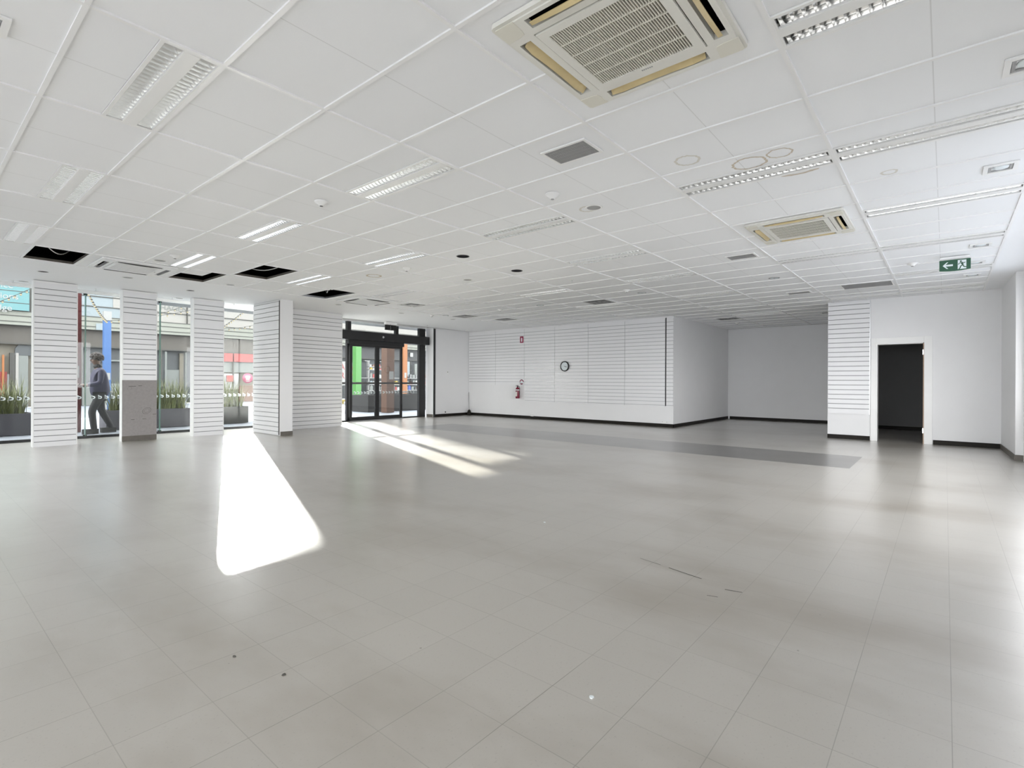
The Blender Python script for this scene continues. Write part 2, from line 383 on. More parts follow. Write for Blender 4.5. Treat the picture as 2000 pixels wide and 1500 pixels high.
void_lip(1, *OPEN[1], 'pale cable inside the L-shaped dark ceiling opening')
void_lip(2, *OPEN[2], 'pale cable looping down in the square ceiling opening beside the L-shaped one')
void_lip(3, *OPEN[3], 'pale cable inside the dark ceiling opening nearest the entrance')
dk = MB(); dk.box(1.3, 1.62, 9.5, 9.9, 3.3, 3.5); dk.box(1.0, 2.0, 9.3, 9.42, 3.35, 3.5)
tag(dk.build('ceiling_duct', M['dgrey']), 'dark duct glimpsed inside the ceiling opening furthest left', 'duct')

# ------------------------------------------------------------------ walls
ZT = 3.6
def wall(name, x0, x1, y0, y1, z0=0, z1=ZT, m='wall', top=None):
    mb = MB().box(x0, x1, y0, y1, z0, z1)
    return struct(name, mb, M[m])
def wallz(name, x0, x1, y0, y1): return wall(name, x0, x1, y0, y1, 0, ZC+.02)
wallz('wall_back', 13.15, 13.35, 5.47, 13.2)
wallz('wall_back_left', 11.55, 13.15, 13.0, 13.2)
wallz('wall_alcove_left', 13.35, 17.6, 5.47, 5.67)
wallz('wall_alcove_back', 17.6, 17.8, 1.9, 5.67)
wallz('wall_alcove_right', 13.25, 17.6, 1.76, 1.9)
d = MB(); d.box(13.05, 13.25, 1.09, 1.96, 0, ZC+.02); d.box(13.05, 13.25, -.97, .32, 0, ZC+.02); d.box(13.05, 13.25, .32, 1.09, 2.0, ZC+.02)
struct('wall_doorway', d, M['wall'])
wall('wall_store_room_back', 16.6, 16.75, -1.2, 1.76, 0, ZC+.02, 'storeshade')
wall('wall_store_room_right', 13.25, 16.6, -1.2, -1.0, 0, ZC+.02, 'storeshade')
d = MB(); d.prism([(13.05, -.97), (13.05, -.79), (11.22, -.84), (11.2, -.93), (11.05, -.93), (11.05, -1.1), (13.05, -1.1)], 0, ZC+.02)
struct('wall_right', d, M['wall'])
d = MB(); d.box(1.0, 11.05, -1.1, -.95, 2.75, ZC+.7); d.box(4.6, 11.05, -1.1, -.95, 0, .85); d.box(1.0, 4.6, -1.1, -.95, 0, 2.75)
for x in (4.6, 6.7, 8.8, 10.95): d.box(x, x+.1, -1.1, -.95, .85, 2.75)
struct('wall_right_added_opening', d, M['wall'])  # unseen unglazed openings and sill, added to shape the daylight inside
wall('wall_right_rear', 1.0, 1.15, -5.0, -1.1, 0, ZC+.02)
d = MB(); d.box(5.35, 5.62, 10.96, 12.24, 0, ZC+.02)
struct('wall_column', d, M['wall'])
d = MB(); d.box(5.62, 7.53, 12.12, 12.24, 0, ZC+.02); d.box(7.44, 7.53, 12.24, 13.36, 0, ZC+.02)
struct('wall_entrance', d, M['wall'])
# plenum perimeter and street fascia above the glass
d = MB(); d.box(-5.2, 17.8, YG-.02, YG+.4, 3.0, ZT); d.box(-5.2, -5, -5.2, YG, 2.93, ZT); d.box(-5, 1.15, -5.2, -5, 2.93, ZT)
d.box(17.6, 17.8, -5, YG, 2.93, ZT)
struct('wall_front_fascia', d, M['void'])
d = MB(); d.box(11.5, 11.6, 13.02, YG, 0, 3.0)
struct('wall_entrance_reveal', d, M['wall'])
struct('wall_front_end', MB().box(13.35, 17.8, YG-.2, YG, 0, 3.0).box(11.55, 13.35, 13.2, YG, 0, 3.0), M['wall'])
struct('trim_1', MB().box(11.50, 11.565, 12.985, 13.02, 0, ZC), M['black'])
# skirting boards
bh = .088
def base(name, *bs, m='base'):
    mb = MB()
    for b in bs: mb.box(*b, 0, bh)
    struct(name, mb, M[m])
base('baseboard_back', (13.138, 13.15, 5.458, 12.988))
base('baseboard_back_left', (11.57, 13.138, 12.988, 13.0))
base('baseboard_alcove', (13.138, 17.588, 5.458, 5.47), (17.588, 17.6, 1.9, 5.41))
base('baseboard_doorway', (13.038, 13.05, 1.20, 1.96), (13.038, 13.05, -.79, .18))
base('baseboard_store_room', (16.585, 16.6, -1, 1.76))
base('baseboard_column', (5.352, 5.62, 10.948, 10.96), m='basel')
base('baseboard_reveal', (11.488, 11.50, 13.03, 13.33), m='basel')
mb = MB(); mb.prism([(13.038, -.79), (11.225, -.838), (11.225, -.826), (13.038, -.778)], 0, bh)
mb.prism([(11.213, -.84), (11.193, -.93), (11.181, -.93), (11.201, -.828), (11.225, -.826)], 0, bh); mb.box(11.05, 11.19, -.948, -.936, 0, bh)
struct('baseboard_right', mb, M['basel'])
# doorway (no leaf): architrave, jambs, hinges
d2 = empty('door_2', (13.05, .705, 0), kind='structure')
a = MB(); a.box(13.03, 13.05, 1.09, 1.19, 0, 2.125); a.box(13.03, 13.05, .19, .32, 0, 2.125); a.box(13.03, 13.05, .32, 1.09, 2.0, 2.125)
struct('architrave', a, M['white'], d2, bevel=.004)
a = MB(); a.box(13.04, 13.26, 1.075, 1.09, 0, 2.0); a.box(13.04, 13.26, .335, 1.075, 1.985, 2.0); struct('jamb', a, M['white'], d2)
struct('hinge_rebate', MB().box(13.03, 13.26, .32, .336, 0, 1.99), M['timber'], d2)
for z in (.21, 1.76): struct('hinge', MB().box(13.024, 13.08, .326, .345, z, z+.1), M['alu2'], d2)

# ------------------------------------------------------------------ slatwall
def slat(w, z0, z1, parent, th=.018, missing=(), phase=.09, name='slat_panel', edge=True, m='slat', gr='groovep'):
    mb = MB(); mb.box(0, w, -.004, 0, z0, z1, 1)
    gs = [z for z in [round(phase+.1*k, 3) for k in range(0, 30)] if z0+.012 < z < z1-.012 and not any(abs(z-q) < .02 for q in missing)]
    lo = z0; g = .0065
    for z in gs+[None]:
        hi = z-g if z else z1
        mb.box(0, w, -th, -.004, lo, hi, 0)
        lo = (z+g) if z else None
    return mb.build(name, [M[m], M[gr]], parent)
def pier(x0, x1, lab, z0=0, y=12.22):
    e = empty('display_pier', (x0, y, 0), 0, lab, 'pier', 'slatwall piers in front of the shop windows')
    wd = x1-x0; d = .17
    MB().box(0, wd, 0, d, 0, ZC+.004).build('pier_core', M['white'], e)
    slat(wd-.03, z0, ZC-.03, e, missing=(2.39,)).location = (.015, 0, 0)
    for xx in (0, wd-.014): MB().box(xx, xx+.014, -.019, 0, z0, ZC).build('edge_trim', M['white'], e)
    MB().box(.014, wd-.014, -.0185, 0, ZC-.03, ZC).build('top_trim', M['white'], e)
    return e
pier(1.57, 2.175, 'white slatwall pier, leftmost of the three, full height slats')
p2 = pier(2.835, 3.405, 'white slatwall pier with bare grey board on its lower part', 1.185, 12.16)
bd = MB().box(0, .57, -.014, 0, .10, 1.183).build('bare_board', M['concrete'], p2); tag(bd, 'bare grey scuffed board')
MB().box(0, .57, -.012, 0, 0, .10).build('adhesive_strip', M['basel'], p2)
SC = []
for (cx, cz, rx, rz) in ((.40, .58, .075, .062), (.40, .58, .045, .037), (.30, .46, .025, .02), (.12, 1.02, .035, .03)):
    n = 24; mk = MB(); SC.append(mk)
    for k in range(n):
        q = [((cx+rx*s_*math.cos(a)), -.0146, (cz+rz*s_*math.sin(a+.3))) for a in (2*PI*k/n, 2*PI*(k+1)/n) for s_ in (.93, 1)]
        mk.add([q[0], q[1], q[3], q[2]], [(0, 1, 2, 3)])
for (a_, b_, z) in ((.14, .20, .41), (.33, .39, .415), (.50, .56, .50), (.10, .22, 1.06), (.26, .32, 1.07)): SC.append(MB().box(a_, b_, -.0147, -.0142, z, z+.008))
for q in SC: q.build('scuff_mark', M['scuff'], bd)
pier(4.075, 4.68, 'white slatwall pier, rightmost of the three, beside the bright sun patch', 0, 12.2)
# slat panel on the side of the column, slightly proud
e = empty('column_slatwall', (5.33, 12.2, 0), -PI/2, 'bright white slatwall panel on the window side of the column', 'slatwall')
slat(1.23, .02, ZC-.02, e, missing=(2.39,)); MB().box(0, 1.24, -.001, .019, .02, ZC-.001).build('backing_board', M['white'], e)
MB().box(1.23, 1.243, -.019, 0, .02, ZC-.02).build('edge_trim', M['dgrey'], e)
e = empty('entrance_slatwall', (5.66, 12.118, 0), 0, 'white slatwall panel between the column and the glass entrance', 'slatwall')
slat(1.87, .02, ZC-.05, e, missing=(2.39,)); MB().box(1.87, 1.884, -.019, 0, .02, ZC-.01).build('edge_trim', M['white'], e)
MB().box(0, 1.87, -.0185, 0, ZC-.05, ZC-.01).build('top_trim', M['white'], e)
# clock wall panels, run along Y facing -X
CW = [(12.98, 11.72, 1.08, 'leftmost white wall slatwall panel, in the corner, short one'), (11.71, 10.47, 1.08, 'short white slatwall panel carrying the fire extinguisher signs'),
      (10.46, 9.27, .55, 'white slatwall panel between the extinguisher and the clock'), (9.26, 8.07, .55, 'white slatwall panel behind the round clock'),
      (8.06, 6.88, .55, 'white slatwall panel next right of the clock panel'), (6.87, 5.70, .55, 'wide slatwall panel just left of the dark vertical slot'),
      (5.66, 5.475, .55, 'narrow slatwall strip at the outer corner, right of the dark slot')]
for y0, y1, z0, lab in CW:
    e = empty('wall_slatwall', (13.148, y0, 0), -PI/2, lab, 'slatwall', 'slatwall panels on the clock wall')
    slat(y0-y1, z0, ZC-.035, e, phase=.58-.5, gr='groove')
struct('slot_shade_strip', MB().box(13.146, 13.149, 5.665, 5.695, .56, 2.9), M['black'])  # black strip standing in for the shade of the recessed gap
e = empty('pillar_slatwall', (13.048, 1.955, 0), -PI/2, 'white slatwall panel on the pillar left of the open doorway', 'slatwall')
slat(.745, .54, ZC-.01, e, phase=.05); MB().box(.745, .757, -.019, 0, .54, ZC-.01).build('edge_trim', M['alu2'], e)

# ------------------------------------------------------------------ street front glazing
DB = MB()                                     # one b-shaped decal in local xy
def bdecal(mb, T):
    n = 20; R, r_ = .030, .012
    for k in range(n):
        q = [(s_*math.cos(a)*1.05, s_*math.sin(a), 0) for a in (2*PI*k/n, 2*PI*(k+1)/n) for s_ in (r_, R)]
        mb.add([q[0], q[1], q[3], q[2]], [(0, 1, 2, 3)], 0, T)
    mb.add([(-.034, -.030, 0), (-.012, -.030, 0), (-.012, .042, 0), (-.034, .048, 0)], [(0, 1, 2, 3)], 0, T)
bays = [-5, -3.95, -2.65, -1.35, -.1, 1.2, 2.5, 3.8, 5.1, 6.4, 7.44]
for k in range(len(bays)-1):
    x0, x1 = bays[k], bays[k+1]
    e = empty('window_%d' % (k+1), ((x0+x1)/2, YG, 0), kind='structure')
    struct('pane', MB().box(x0+.004, x1-.004, YG-.006, YG+.006, .05, 2.935), M['glass'], e)
    struct('sill_frame', MB().box(x0, x1, YG-.05, YG+.03, 0, .05), M['black'], e)
    struct('head_frame', MB().box(x0, x1, YG-.05, YG+.03, 2.935, 3.0), M['white'], e)
    if k < len(bays)-2:
        struct('glass_fin', MB().box(x1-.005, x1+.005, YG-.085, YG-.006, .05, 2.93), M['glassg'], e)
        struct('patch_fitting', MB().box(x1-.03, x1+.03, YG-.055, YG-.01, .05, .075).box(x1-.03, x1+.03, YG-.055, YG-.01, 2.90, 2.93), M['black'], e)
    dc = MB(); xx = 1.317 % .11+.0
    n0 = math.ceil((x0+.05-1.317)/.1103); n1 = math.floor((x1-.05-1.317)/.1103)
    for q in range(n0, n1+1): bdecal(dc, T_y(1.317+.1103*q, YG-.008, .825))
    if n1 >= n0: struct('decal_row', dc, M['signwhite'], e)
# unseen rear openings added to let daylight in: posts and beams only
d = MB()
for y in (-5, -.4, 4.2, 8.8, 13.2): d.box(-5.2, -5, y, y+.2, 0, 2.93)
d.box(-5.2, -5, 8.8, 13.4, 0, 2.93); d.box(-5.2, -5, -5, 8.8, 2.45, 2.93)
struct('wall_rear_posts', d, M['wall'])
d = MB()
d.box(-5, 1.15, -5.2, -5, 0, 2.93)
struct('wall_side_posts', d, M['wall'])

# sliding entrance
DY = 13.36
d1 = empty('door_1', (9.9, DY, 0), kind='structure')
K = M['black']
struct('operator_header', MB().box(7.54, 11.42, 13.12, DY+.05, 2.385, 2.645), K, d1, bevel=.006)
struct('header_sensor', MB().lathe([(0, .02), (.03, .018), (.035, 0)], 16, 0, T_y(9.58, 13.12, 2.52)), M['alu2'], d1)
struct('head_rail', MB().box(8.45, 10.45, 13.22, DY, 2.27, 2.385), K, d1)
for x0, x1, y0, y1 in ((8.47, 8.60, DY-.03, DY+.07), (11.16, 11.42, DY-.03, DY+.07)):
    struct('jamb_post', MB().box(x0, x1, y0, y1, 0, 2.93), K, d1)
struct('transom_mullion', MB().box(10.20, 10.32, DY-.02, DY+.07, 2.64, 2.93), K, d1)
def leaf(x0, x1, y):
    q = MB(); s_ = .085
    q.box(x0, x0+s_, y, y+.045, .02, 2.30); q.box(x1-s_, x1, y, y+.045, .02, 2.30); q.box(x0, x1, y+.001, y+.044, .02, .13); q.box(x0, x1, y+.001, y+.044, 2.2, 2.30)
    f = struct('door_leaf', q, K, d1, bevel=.003)
    g_ = MB().box(x0+s_, x1-s_, y+.018, y+.026, .13, 2.2).build('leaf_glass', M['glass'], f); g_.location = -f.location*0
    b_ = MB().box(x0+s_, x1-s_, y+.012, y+.032, 1.09, 1.15).build('push_bar', M['dgrey'], f)
    for o in (g_, b_):
        o.location = (-d1.location.x, -d1.location.y, 0)
    return f
leaf(8.50, 9.46, 13.24); leaf(9.44, 10.40, 13.24)
struct('side_glass', MB().box(7.54, 8.42, DY+.01, DY+.02, .04, 2.38).box(10.4, 11.16, DY+.01, DY+.02, .04, 2.38), M['glass'], d1)
struct('top_glass', MB().box(7.54, 11.42, DY+.012, DY+.022, 2.645, 2.93), M['glass'], d1)
struct('side_rail', MB().box(7.54, 8.42, DY-.01, DY+.04, 1.09, 1.15).box(10.4, 11.16, DY-.01, DY+.04, 1.09, 1.15), M['dgrey'], d1)
struct('threshold', MB().box(7.54, 11.42, DY-.02, DY+.06, 0, .04), K, d1)
struct('floor_guide', MB().box(8.5, 10.42, 13.2, 13.32, 0, .018), M['alu2'], d1)
struct('head_frame', MB().box(7.54, 11.5, DY-.02, DY+.06, 2.93, 3.0), M['white'], d1)
dc = MB()
for q in range(18):
    xx = 8.69+.1115*q
    if not 9.36 < xx < 9.56: bdecal(dc, T_y(xx, 13.252, .835))
struct('decal_row', dc, M['signwhite'], d1)
dc = MB()
for q in range(5): bdecal(dc, T_y(10.5+.1115*q, DY+.006, .835))
struct('decal_row', dc, M['signwhite'], d1)

# ------------------------------------------------------------------ recessed louvre lights
def make_light():
    e = empty('louvre_light', (0, 0, ZC))
    f = MB(); f.plate(-.148, .148, -.59, .59, [(-.128, -.040, -.575, .575), (.040, .128, -.575, .575)], .0005, .012)
    f.build('light_frame', M['white'], e)
    h = MB(); h.box(-.149, .149, -.589, .589, .10, .112); h.box(-.149, -.145, -.589, .589, .012, .10); h.box(.145, .149, -.589, .589, .012, .10)
    h.box(-.145, .145, -.589, -.585, .012, .10); h.box(-.145, .145, .585, .589, .012, .10); h.box(-.039, .039, -.58, .58, .012, .03)
    h.build('housing', M['white'], e)
    MB().box(-.036, .036, -.574, .574, -.0015, .0005).build('centre_panel', M['white'], e)
    for s in (-1, 1):
        cx = s*.084; r = MB(); n = 10
        for k in range(n):
            q = []
            for a in (PI*k/n, PI*(k+1)/n):
                for y in (-.575, .575): q.append((cx+.0438*math.cos(a), y, .012+.075*math.sin(a)))
            r.add([q[0], q[1], q[3], q[2]], [(0, 1, 2, 3)], 0, None, True)
        r.build('reflector', M['alu'], e)
        l = MB()
        for k in range(24):
            y = -.562+k*1.124/23
            for (ya, yb) in ((-.007, -.001), (.007, .001)):
                l.add([(cx-.043, y+ya, .034), (cx+.043, y+ya, .034), (cx+.043, y+yb, .004), (cx-.043, y+yb, .004)], [(0, 1, 2, 3)])
            l.add([(cx-.043, y-.001, .004), (cx+.043, y-.001, .004), (cx+.043, y+.001, .004), (cx-.043, y+.001, .004)], [(0, 1, 2, 3)])
        l.build('louvre', M['alu'], e)
        MB().tube([(cx, -.56, .062), (cx, .56, .062)], .013, 10).build('fluorescent_tube', M['signwhite'], e)
    return tag(e, None, 'ceiling light')
LL = {(-1.5, 2): 'largest twin louvre ceiling light at the upper left of the photo, seen steeply from below', (-1.5, 6): 'twin louvre light just beyond the largest one, middle of the far left row',
      (-1.5, 10): 'furthest twin louvre light of the far left row, beside the leftmost dark ceiling opening', (1.5, 2): 'twin louvre light upper left of centre, nearest of the second row, beside a domed detector',
      (1.5, 6): 'middle twin louvre light of the second row from the left', (1.5, 10): 'twin louvre light beside the white air conditioner and L-shaped opening',
      (4.5, 2): 'twin louvre light at the centre, nearest of the third row from the left', (4.5, 6): 'middle twin louvre light of the third row, close to three dark round holes',
      (4.5, 10): 'twin louvre light between the two square dark ceiling openings', (7.5, 2): 'twin louvre light right of centre, just beyond the round stain on a tile',
      (7.5, 10): 'twin louvre light directly above the white air conditioner by the entrance', (10.5, 6): 'thin twin louvre light beyond the two round black holes',
      (10.5, 10): 'thin twin louvre light up from the four-way diffuser near the entrance', (14, 10): 'distant louvre light over the left part of the clock wall',
      (14, 6): 'distant louvre light just behind the dark four-way diffuser at the centre', (17, 6): 'furthest louvre light in front of the clock wall top edge',
      (10.5, 2): 'twin louvre light above the alcove corner, second of the alcove row', (14, 2): 'louvre light in the alcove row beyond the two-lamp round downlight',
      (17, 2): 'bright louvre light at the alcove entrance', (20.3, 2): 'bright louvre light halfway into the alcove', (24.7, 2): 'last louvre light at the back of the alcove',
      (1.5, -4): 'large louvre light cut by the top edge, right of the big stained air conditioner', (4.5, -2): 'long louvre light running through the brown ring water stains',
      (4.5, -4): 'long louvre light cut by the right edge of the photo, right of the stained one', (7.5, -4): 'louvre light to the right of the smaller stained air conditioner',
      (10.5, -2): 'louvre light directly beyond the smaller stained air conditioner', (10.5, -4): 'louvre light above the green exit sign',
      (14, -4): 'louvre light partly hidden behind the green exit sign', (17.1, -4): 'last louvre light in front of the wall over the doorway', (17.6, -2): 'last louvre light in front of the slatwall pillar top'}
copies(make_light(), [(gi(i)+.15, gj(j)+.6, ZC, 0, LL[(i, j)]) for i, j in LIGHTS], 'recessed twin louvre ceiling lights')

# ------------------------------------------------------------------ cassette air conditioners
def make_cassette(name, plastic, plastic2, vane, stained):
    e = empty(name, (0, 0, ZC)); R = .468; D = -.034
    slots = [(-.29, .29, -.425, -.355), (-.29, .29, .355, .425), (-.425, -.355, -.29, .29), (.355, .425, -.29, .29)]
    c_ = MB(); c_.plate(-R+.02, R-.02, -R+.02, R-.02, slots+[(-.315, .315, -.315, .315)], D, -.002)
    c_.prism([(-R+.02, R), (R-.02, R), (R, R-.02), (R, -R+.02), (R-.02, -R), (-R+.02, -R), (-R, -R+.02), (-R, R-.02)][::-1], -.012, -.0005) if False else None
    for (x0, x1, y0, y1) in ((-R, -R+.02, -R+.02, R-.02), (R-.02, R, -R+.02, R-.02), (-R+.02, R-.02, -R, -R+.02), (-R+.02, R-.02, R-.02, R)):
        c_.box(x0, x1, y0, y1, D+.008, -.002)
    for sx in (-1, 1):
        for sy in (-1, 1):
            c_.prism([(sx*(R-.02), sy*(R-.02)), (sx*R, sy*(R-.02)), (sx*(R-.006), sy*(R-.006)), (sx*(R-.02), sy*R)], D+.008, -.002)
    c_.build('fascia', plastic, e)
    tr = MB(); tr.box(-.415, .415, -.415, .415, .16, .18)
    for q in ((-.43, -.345), (.345, .43)): pass
    tr.box(-.418, -.414, -.41, .41, 0, .16); tr.box(.414, .418, -.41, .41, 0, .16); tr.box(-.41, .41, -.418, -.414, 0, .16); tr.box(-.41, .41, .414, .418, 0, .16)
    tr.plate(-.345, .345, -.345, .345, [(-.335, .335, -.335, .335)], -.002, .16)
    tr.build('air_duct', M['black'], e)
    for sx in (-1, 1):
        for sy in (-1, 1):
            k = MB(); a, b = .325, R-.012
            k.prism([(sx*p, sy*q) for p, q in ((a+.01, b), (b-.012, b), (b, b-.012), (b, a+.01), (a+.05, a+.015), (a+.022, a+.022), (a+.015, a+.05))], D-.003, D+.001)
            k.build('corner_cover', plastic2, e, bevel=.002)
    g_ = MB(); g_.plate(-.308, .308, -.308, .308, [(-.262, .262, -.262, .262)], D-.006, D+.008); g_.build('grille_frame', plastic, e, bevel=.004)
    s_ = MB(); n = 40
    for k in range(n+1):
        y = -.262+.524*k/n; s_.box(-.262, .262, y-.0026, y+.0026, D-.004, D+.006)
    for x in (-.157, -.052, .052, .157): s_.box(x-.003, x+.003, -.262, .262, D-.0045, D+.005)
    s_.build('intake_slats', plastic2, e)
    MB().box(-.30, .30, -.30, .30, D+.05, D+.054).build('filter', M['filter'], e)
    for k in range(4):
        T = Matrix.Rotation(k*PI/2, 4, 'Z'); v = MB(); n = 8; tilt = .4 if k in (2, 3) else -.15
        rows = []
        for i in range(n+1):
            u = -1+2*i/n; y = u*.275; lift = .018*(1-u*u); wv = (.026 if abs(u) < .95 else .012) if k in (2, 3) else .011
            rows.append([(-.39-wv+lift*.3, y, D-.004+lift*.2), (-.39+wv, y, D+.002+tilt*.05-lift*.5), (-.39+wv, y, D+.006+tilt*.05-lift*.5), (-.39-wv+lift*.3, y, D+.001+lift*.2)])
        for i in range(n):
            for q in range(4): v.add([rows[i][q], rows[i+1][q], rows[i+1][(q+1) % 4], rows[i][(q+1) % 4]], [(0, 1, 2, 3)], 0, T, True)
        v.build('vane', vane, e)
    lg = MB()
    for k in range(6): lg.box(.280, .290, -.03+k*.011, -.023+k*.011, D-.0075, D-.0055)
    lg.build('maker_mark', M['grillegrey'], e)
    return tag(e, None, 'air conditioner')
c1 = make_cassette('cassette_air_conditioner', M['acold2'], M['acold'], M['vane'], 1)
copies(c1, [(2.335, 1.245, ZC+.008, 0, 'large ceiling cassette air conditioner with yellow stained vanes at the top of the photo'),
            (6.49, 1.245, ZC+.008, 0, 'smaller looking yellowed ceiling cassette air conditioner near the exit sign')], 'yellowed cassette air conditioners')
c2 = make_cassette('cassette_air_conditioner', M['white'], M['white'], M['dgrey'], 0)
copies(c2, [(2.37, 9.60, ZC+.008, 0, 'clean white ceiling cassette between the leftmost dark opening and the L-shaped one'),
            (6.62, 9.66, ZC+.008, 0, 'clean white ceiling cassette beside the dark opening nearest the entrance')], 'white cassette air conditioners')

# ------------------------------------------------------------------ other ceiling fittings
def grille(x0, x1, y0, y1, lab, group=None, rim=.02):
    e = empty('air_grille', ((x0+x1)/2, (y0+y1)/2, ZF), 0, lab, 'air grille', group); a, b = (x1-x0)/2, (y1-y0)/2
    MB().plate(-a-rim, a+rim, -b-rim, b+rim, [(-a, a, -b, b)], -.012, -.0008).build('grille_frame', M['white'], e, bevel=.002)
    q = MB(); n = int(2*b/.012)
    for k in range(n+1): q.box(-a, a, -b+2*b*k/n-.0035, -b+2*b*k/n+.0035, -.008, -.003)
    for k in range(1, 5): q.box(-a+2*a*k/5-.002, -a+2*a*k/5+.002, -b, b, -.0085, -.003)
    q.build('grille_blades', M['grillegrey'], e)
    MB().box(-a, a, -b, b, -.003, -.001).build('backing', M['grillegrey'], e)
GG = 'small rectangular grey ceiling grilles'
grille(3.175, 3.41, 2.0, 2.35, 'small grey ceiling grille nearest the camera, left of the big air conditioner', GG)
grille(7.40, 7.63, 1.99, 2.33, 'small grey ceiling grille just left of the smaller stained air conditioner', GG)
grille(11.10, 11.32, 1.99, 2.35, 'small grey ceiling grille beyond the two-lamp round downlight', GG)
grille(14.70, 14.92, 1.99, 2.35, 'small dark grey ceiling grille at the alcove, cut by the slatwall pillar', GG)
grille(10.80, 11.32, .71, 1.43, 'wide grey return air grille in front of the slatwall pillar')
def diffuser(x, y, s, lab, m='dgrey'):
    e = empty('four_way_diffuser', (x, y, ZF), 0, lab, 'air diffuser', 'four-way ceiling diffusers')
    MB().plate(-s-.02, s+.02, -s-.02, s+.02, [(-s, s, -s, s)], -.01, -.0008).build('diffuser_frame', M['white'], e)
    for k in range(4):
        a = s*(1-k*.22); q = MB()
        for r in range(4):
            T = Matrix.Rotation(r*PI/2, 4, 'Z')
            q.add([(-a, -a, -.008), (a, -a, -.008), (a-.06*s/.28, -a+.06*s/.28, -.001), (-a+.06*s/.28, -a+.06*s/.28, -.001)], [(0, 1, 2, 3)], 0, T)
        q.build('cone_blade', M[m if k % 2 else 'grillegrey'], e)
diffuser(9.86, 5.78, .27, 'dark four-way diffuser in the ceiling above the clock')
diffuser(9.80, 9.87, .27, 'small four-way diffuser in the ceiling above the black-framed entrance side', 'grillegrey')
diffuser(14.60, 4.55, .26, 'brownish four-way diffuser inside the alcove', 'dgrey')
diffuser(11.0, 9.45, .25, 'faint four-way diffuser above the left end of the clock wall', 'grillegrey')
diffuser(7.62, 9.35, .22, 'pale four-way diffuser right of the white air conditioner by the entrance', 'white')
def gimbal(x, y, lab):
    e = empty('square_downlight', (x, y, ZF), 0, lab, 'downlight', 'square downlights along the right edge')
    MB().plate(-.105, .105, -.105, .105, [(-.075, .075, -.075, .075)], -.012, -.0008).build('trim_frame', M['white'], e, bevel=.003)
    MB().plate(-.072, .072, -.072, .072, [(-.055, .055, -.055, .055)], -.007, -.001).build('inner_frame', M['grillegrey'], e)
    MB().lathe([(0, -.004), (.045, -.008), (.052, -.002)], 20).build('lamp_face', M['signwhite'], e)
gimbal(3.93, -.345, 'square ceiling downlight nearest the camera, cut by the right edge'); gimbal(5.71, -.335, 'square ceiling downlight second from the camera near the right edge')
gimbal(8.76, -.335, 'square ceiling downlight up and right of the green exit sign'); gimbal(9.98, -.325, 'square ceiling downlight just right of the green exit sign')
gimbal(11.09, -.325, 'furthest square ceiling downlight, below and right of the exit sign'); gimbal(.26, 3.57, 'square ceiling downlight cut by the upper left edge of the photo')
def detector(x, y, lab, r=.055, drop=.045, dark=True):
    e = empty('smoke_detector', (x, y, ZF), 0, lab, 'detector', 'domed ceiling detectors')
    MB().lathe([(0, -.018), (r*1.15, -.016), (r*1.2, -.001)], 24).build('detector_base', M['white'], e)
    MB().lathe([(0, -drop), (r*.42, -drop), (r*.5, -drop*.75), (r*.85, -drop*.5), (r*.95, -.016)], 24).build('detector_dome', M['white'], e)
    MB().lathe([(0, -drop-.006), (r*.28, -drop-.004), (r*.3, -drop+.002)], 16).build('sensor_tip', M['dgrey' if dark else 'grillegrey'], e)
for a in ((2.67, 4.66, 'domed detector left of the nearest central louvre light'), (3.92, 2.80, 'domed detector below the small grey grille nearest the camera', .055, .05, False),
          (2.53, 8.27, 'domed detector beside the L-shaped ceiling opening'), (9.47, .37, 'domed detector left of the green exit sign'), (9.43, 8.27, 'tiny domed detector in front of the clock wall'),
          (8.90, 4.63, 'domed detector beside the two-lamp round downlight near the alcove corner'), (5.09, 6.39, 'domed detector hanging askew in a small dark ceiling hole'),
          (9.12, 10.4, 'small domed detector in the plaster above the sliding door'), (15.8, 4.66, 'domed detector at the back of the alcove')): detector(*a)
def rounddl(x, y, lab, two=True, r=.085):
    e = empty('round_downlight', (x, y, ZF), 0, lab, 'downlight', 'round ceiling downlights')
    MB().lathe([(r*.82, -.001), (r*.84, -.006), (r, -.005), (r*1.02, -.0008)], 28).build('trim_ring', M['grillegrey' if two else 'white'], e)
    MB().lathe([(0, -.002), (r*.8, -.0025)], 28).build('reflector_dish', M['alu2' if two else 'grillegrey'], e)
    for s in ((-1, 1) if two else ()):
        b = MB().lathe([(0, -.010), (.022, -.008), (.03, -.003)], 16); o = b.build('lamp', M['signwhite'], e); o.location = (s*.036*.6, -s*.036*.77, 0)
for a in ((9.41, 2.19, 'round two-lamp downlight between the grey grilles, right of centre'), (9.38, 4.55, 'round two-lamp downlight above the alcove corner, beside a detector'), (9.48, 7.10, 'round two-lamp downlight above the clock wall centre'),
          (9.38, 10.15, 'round two-lamp downlight just above the small four-way diffuser'), (2.57, 10.70, 'grey round ceiling disc above the second window', False), (6.54, 10.66, 'grey round ceiling disc above the entrance slatwall', False),
          (8.37, 10.71, 'grey round ceiling disc left of the sliding door detector', False), (10.13, 10.66, 'grey round ceiling disc beyond the small four-way diffuser', False),
          (2.50, 8.80, 'flat round plate beside the domed detector near the L-shaped opening', False), (3.95, 10.02, 'flat round plate next to the L-shaped ceiling opening', False), (4.49, 2.70, 'flat round plate on a tile right of the centre louvre light', False),
          (1.49, 12.6, 'flat disc in the ceiling above the leftmost window', False), (3.92, 12.55, 'flat disc in the ceiling above the third window', False), (6.33, 6.3, 'faint round plate beyond the black ceiling holes', False)): rounddl(*a)
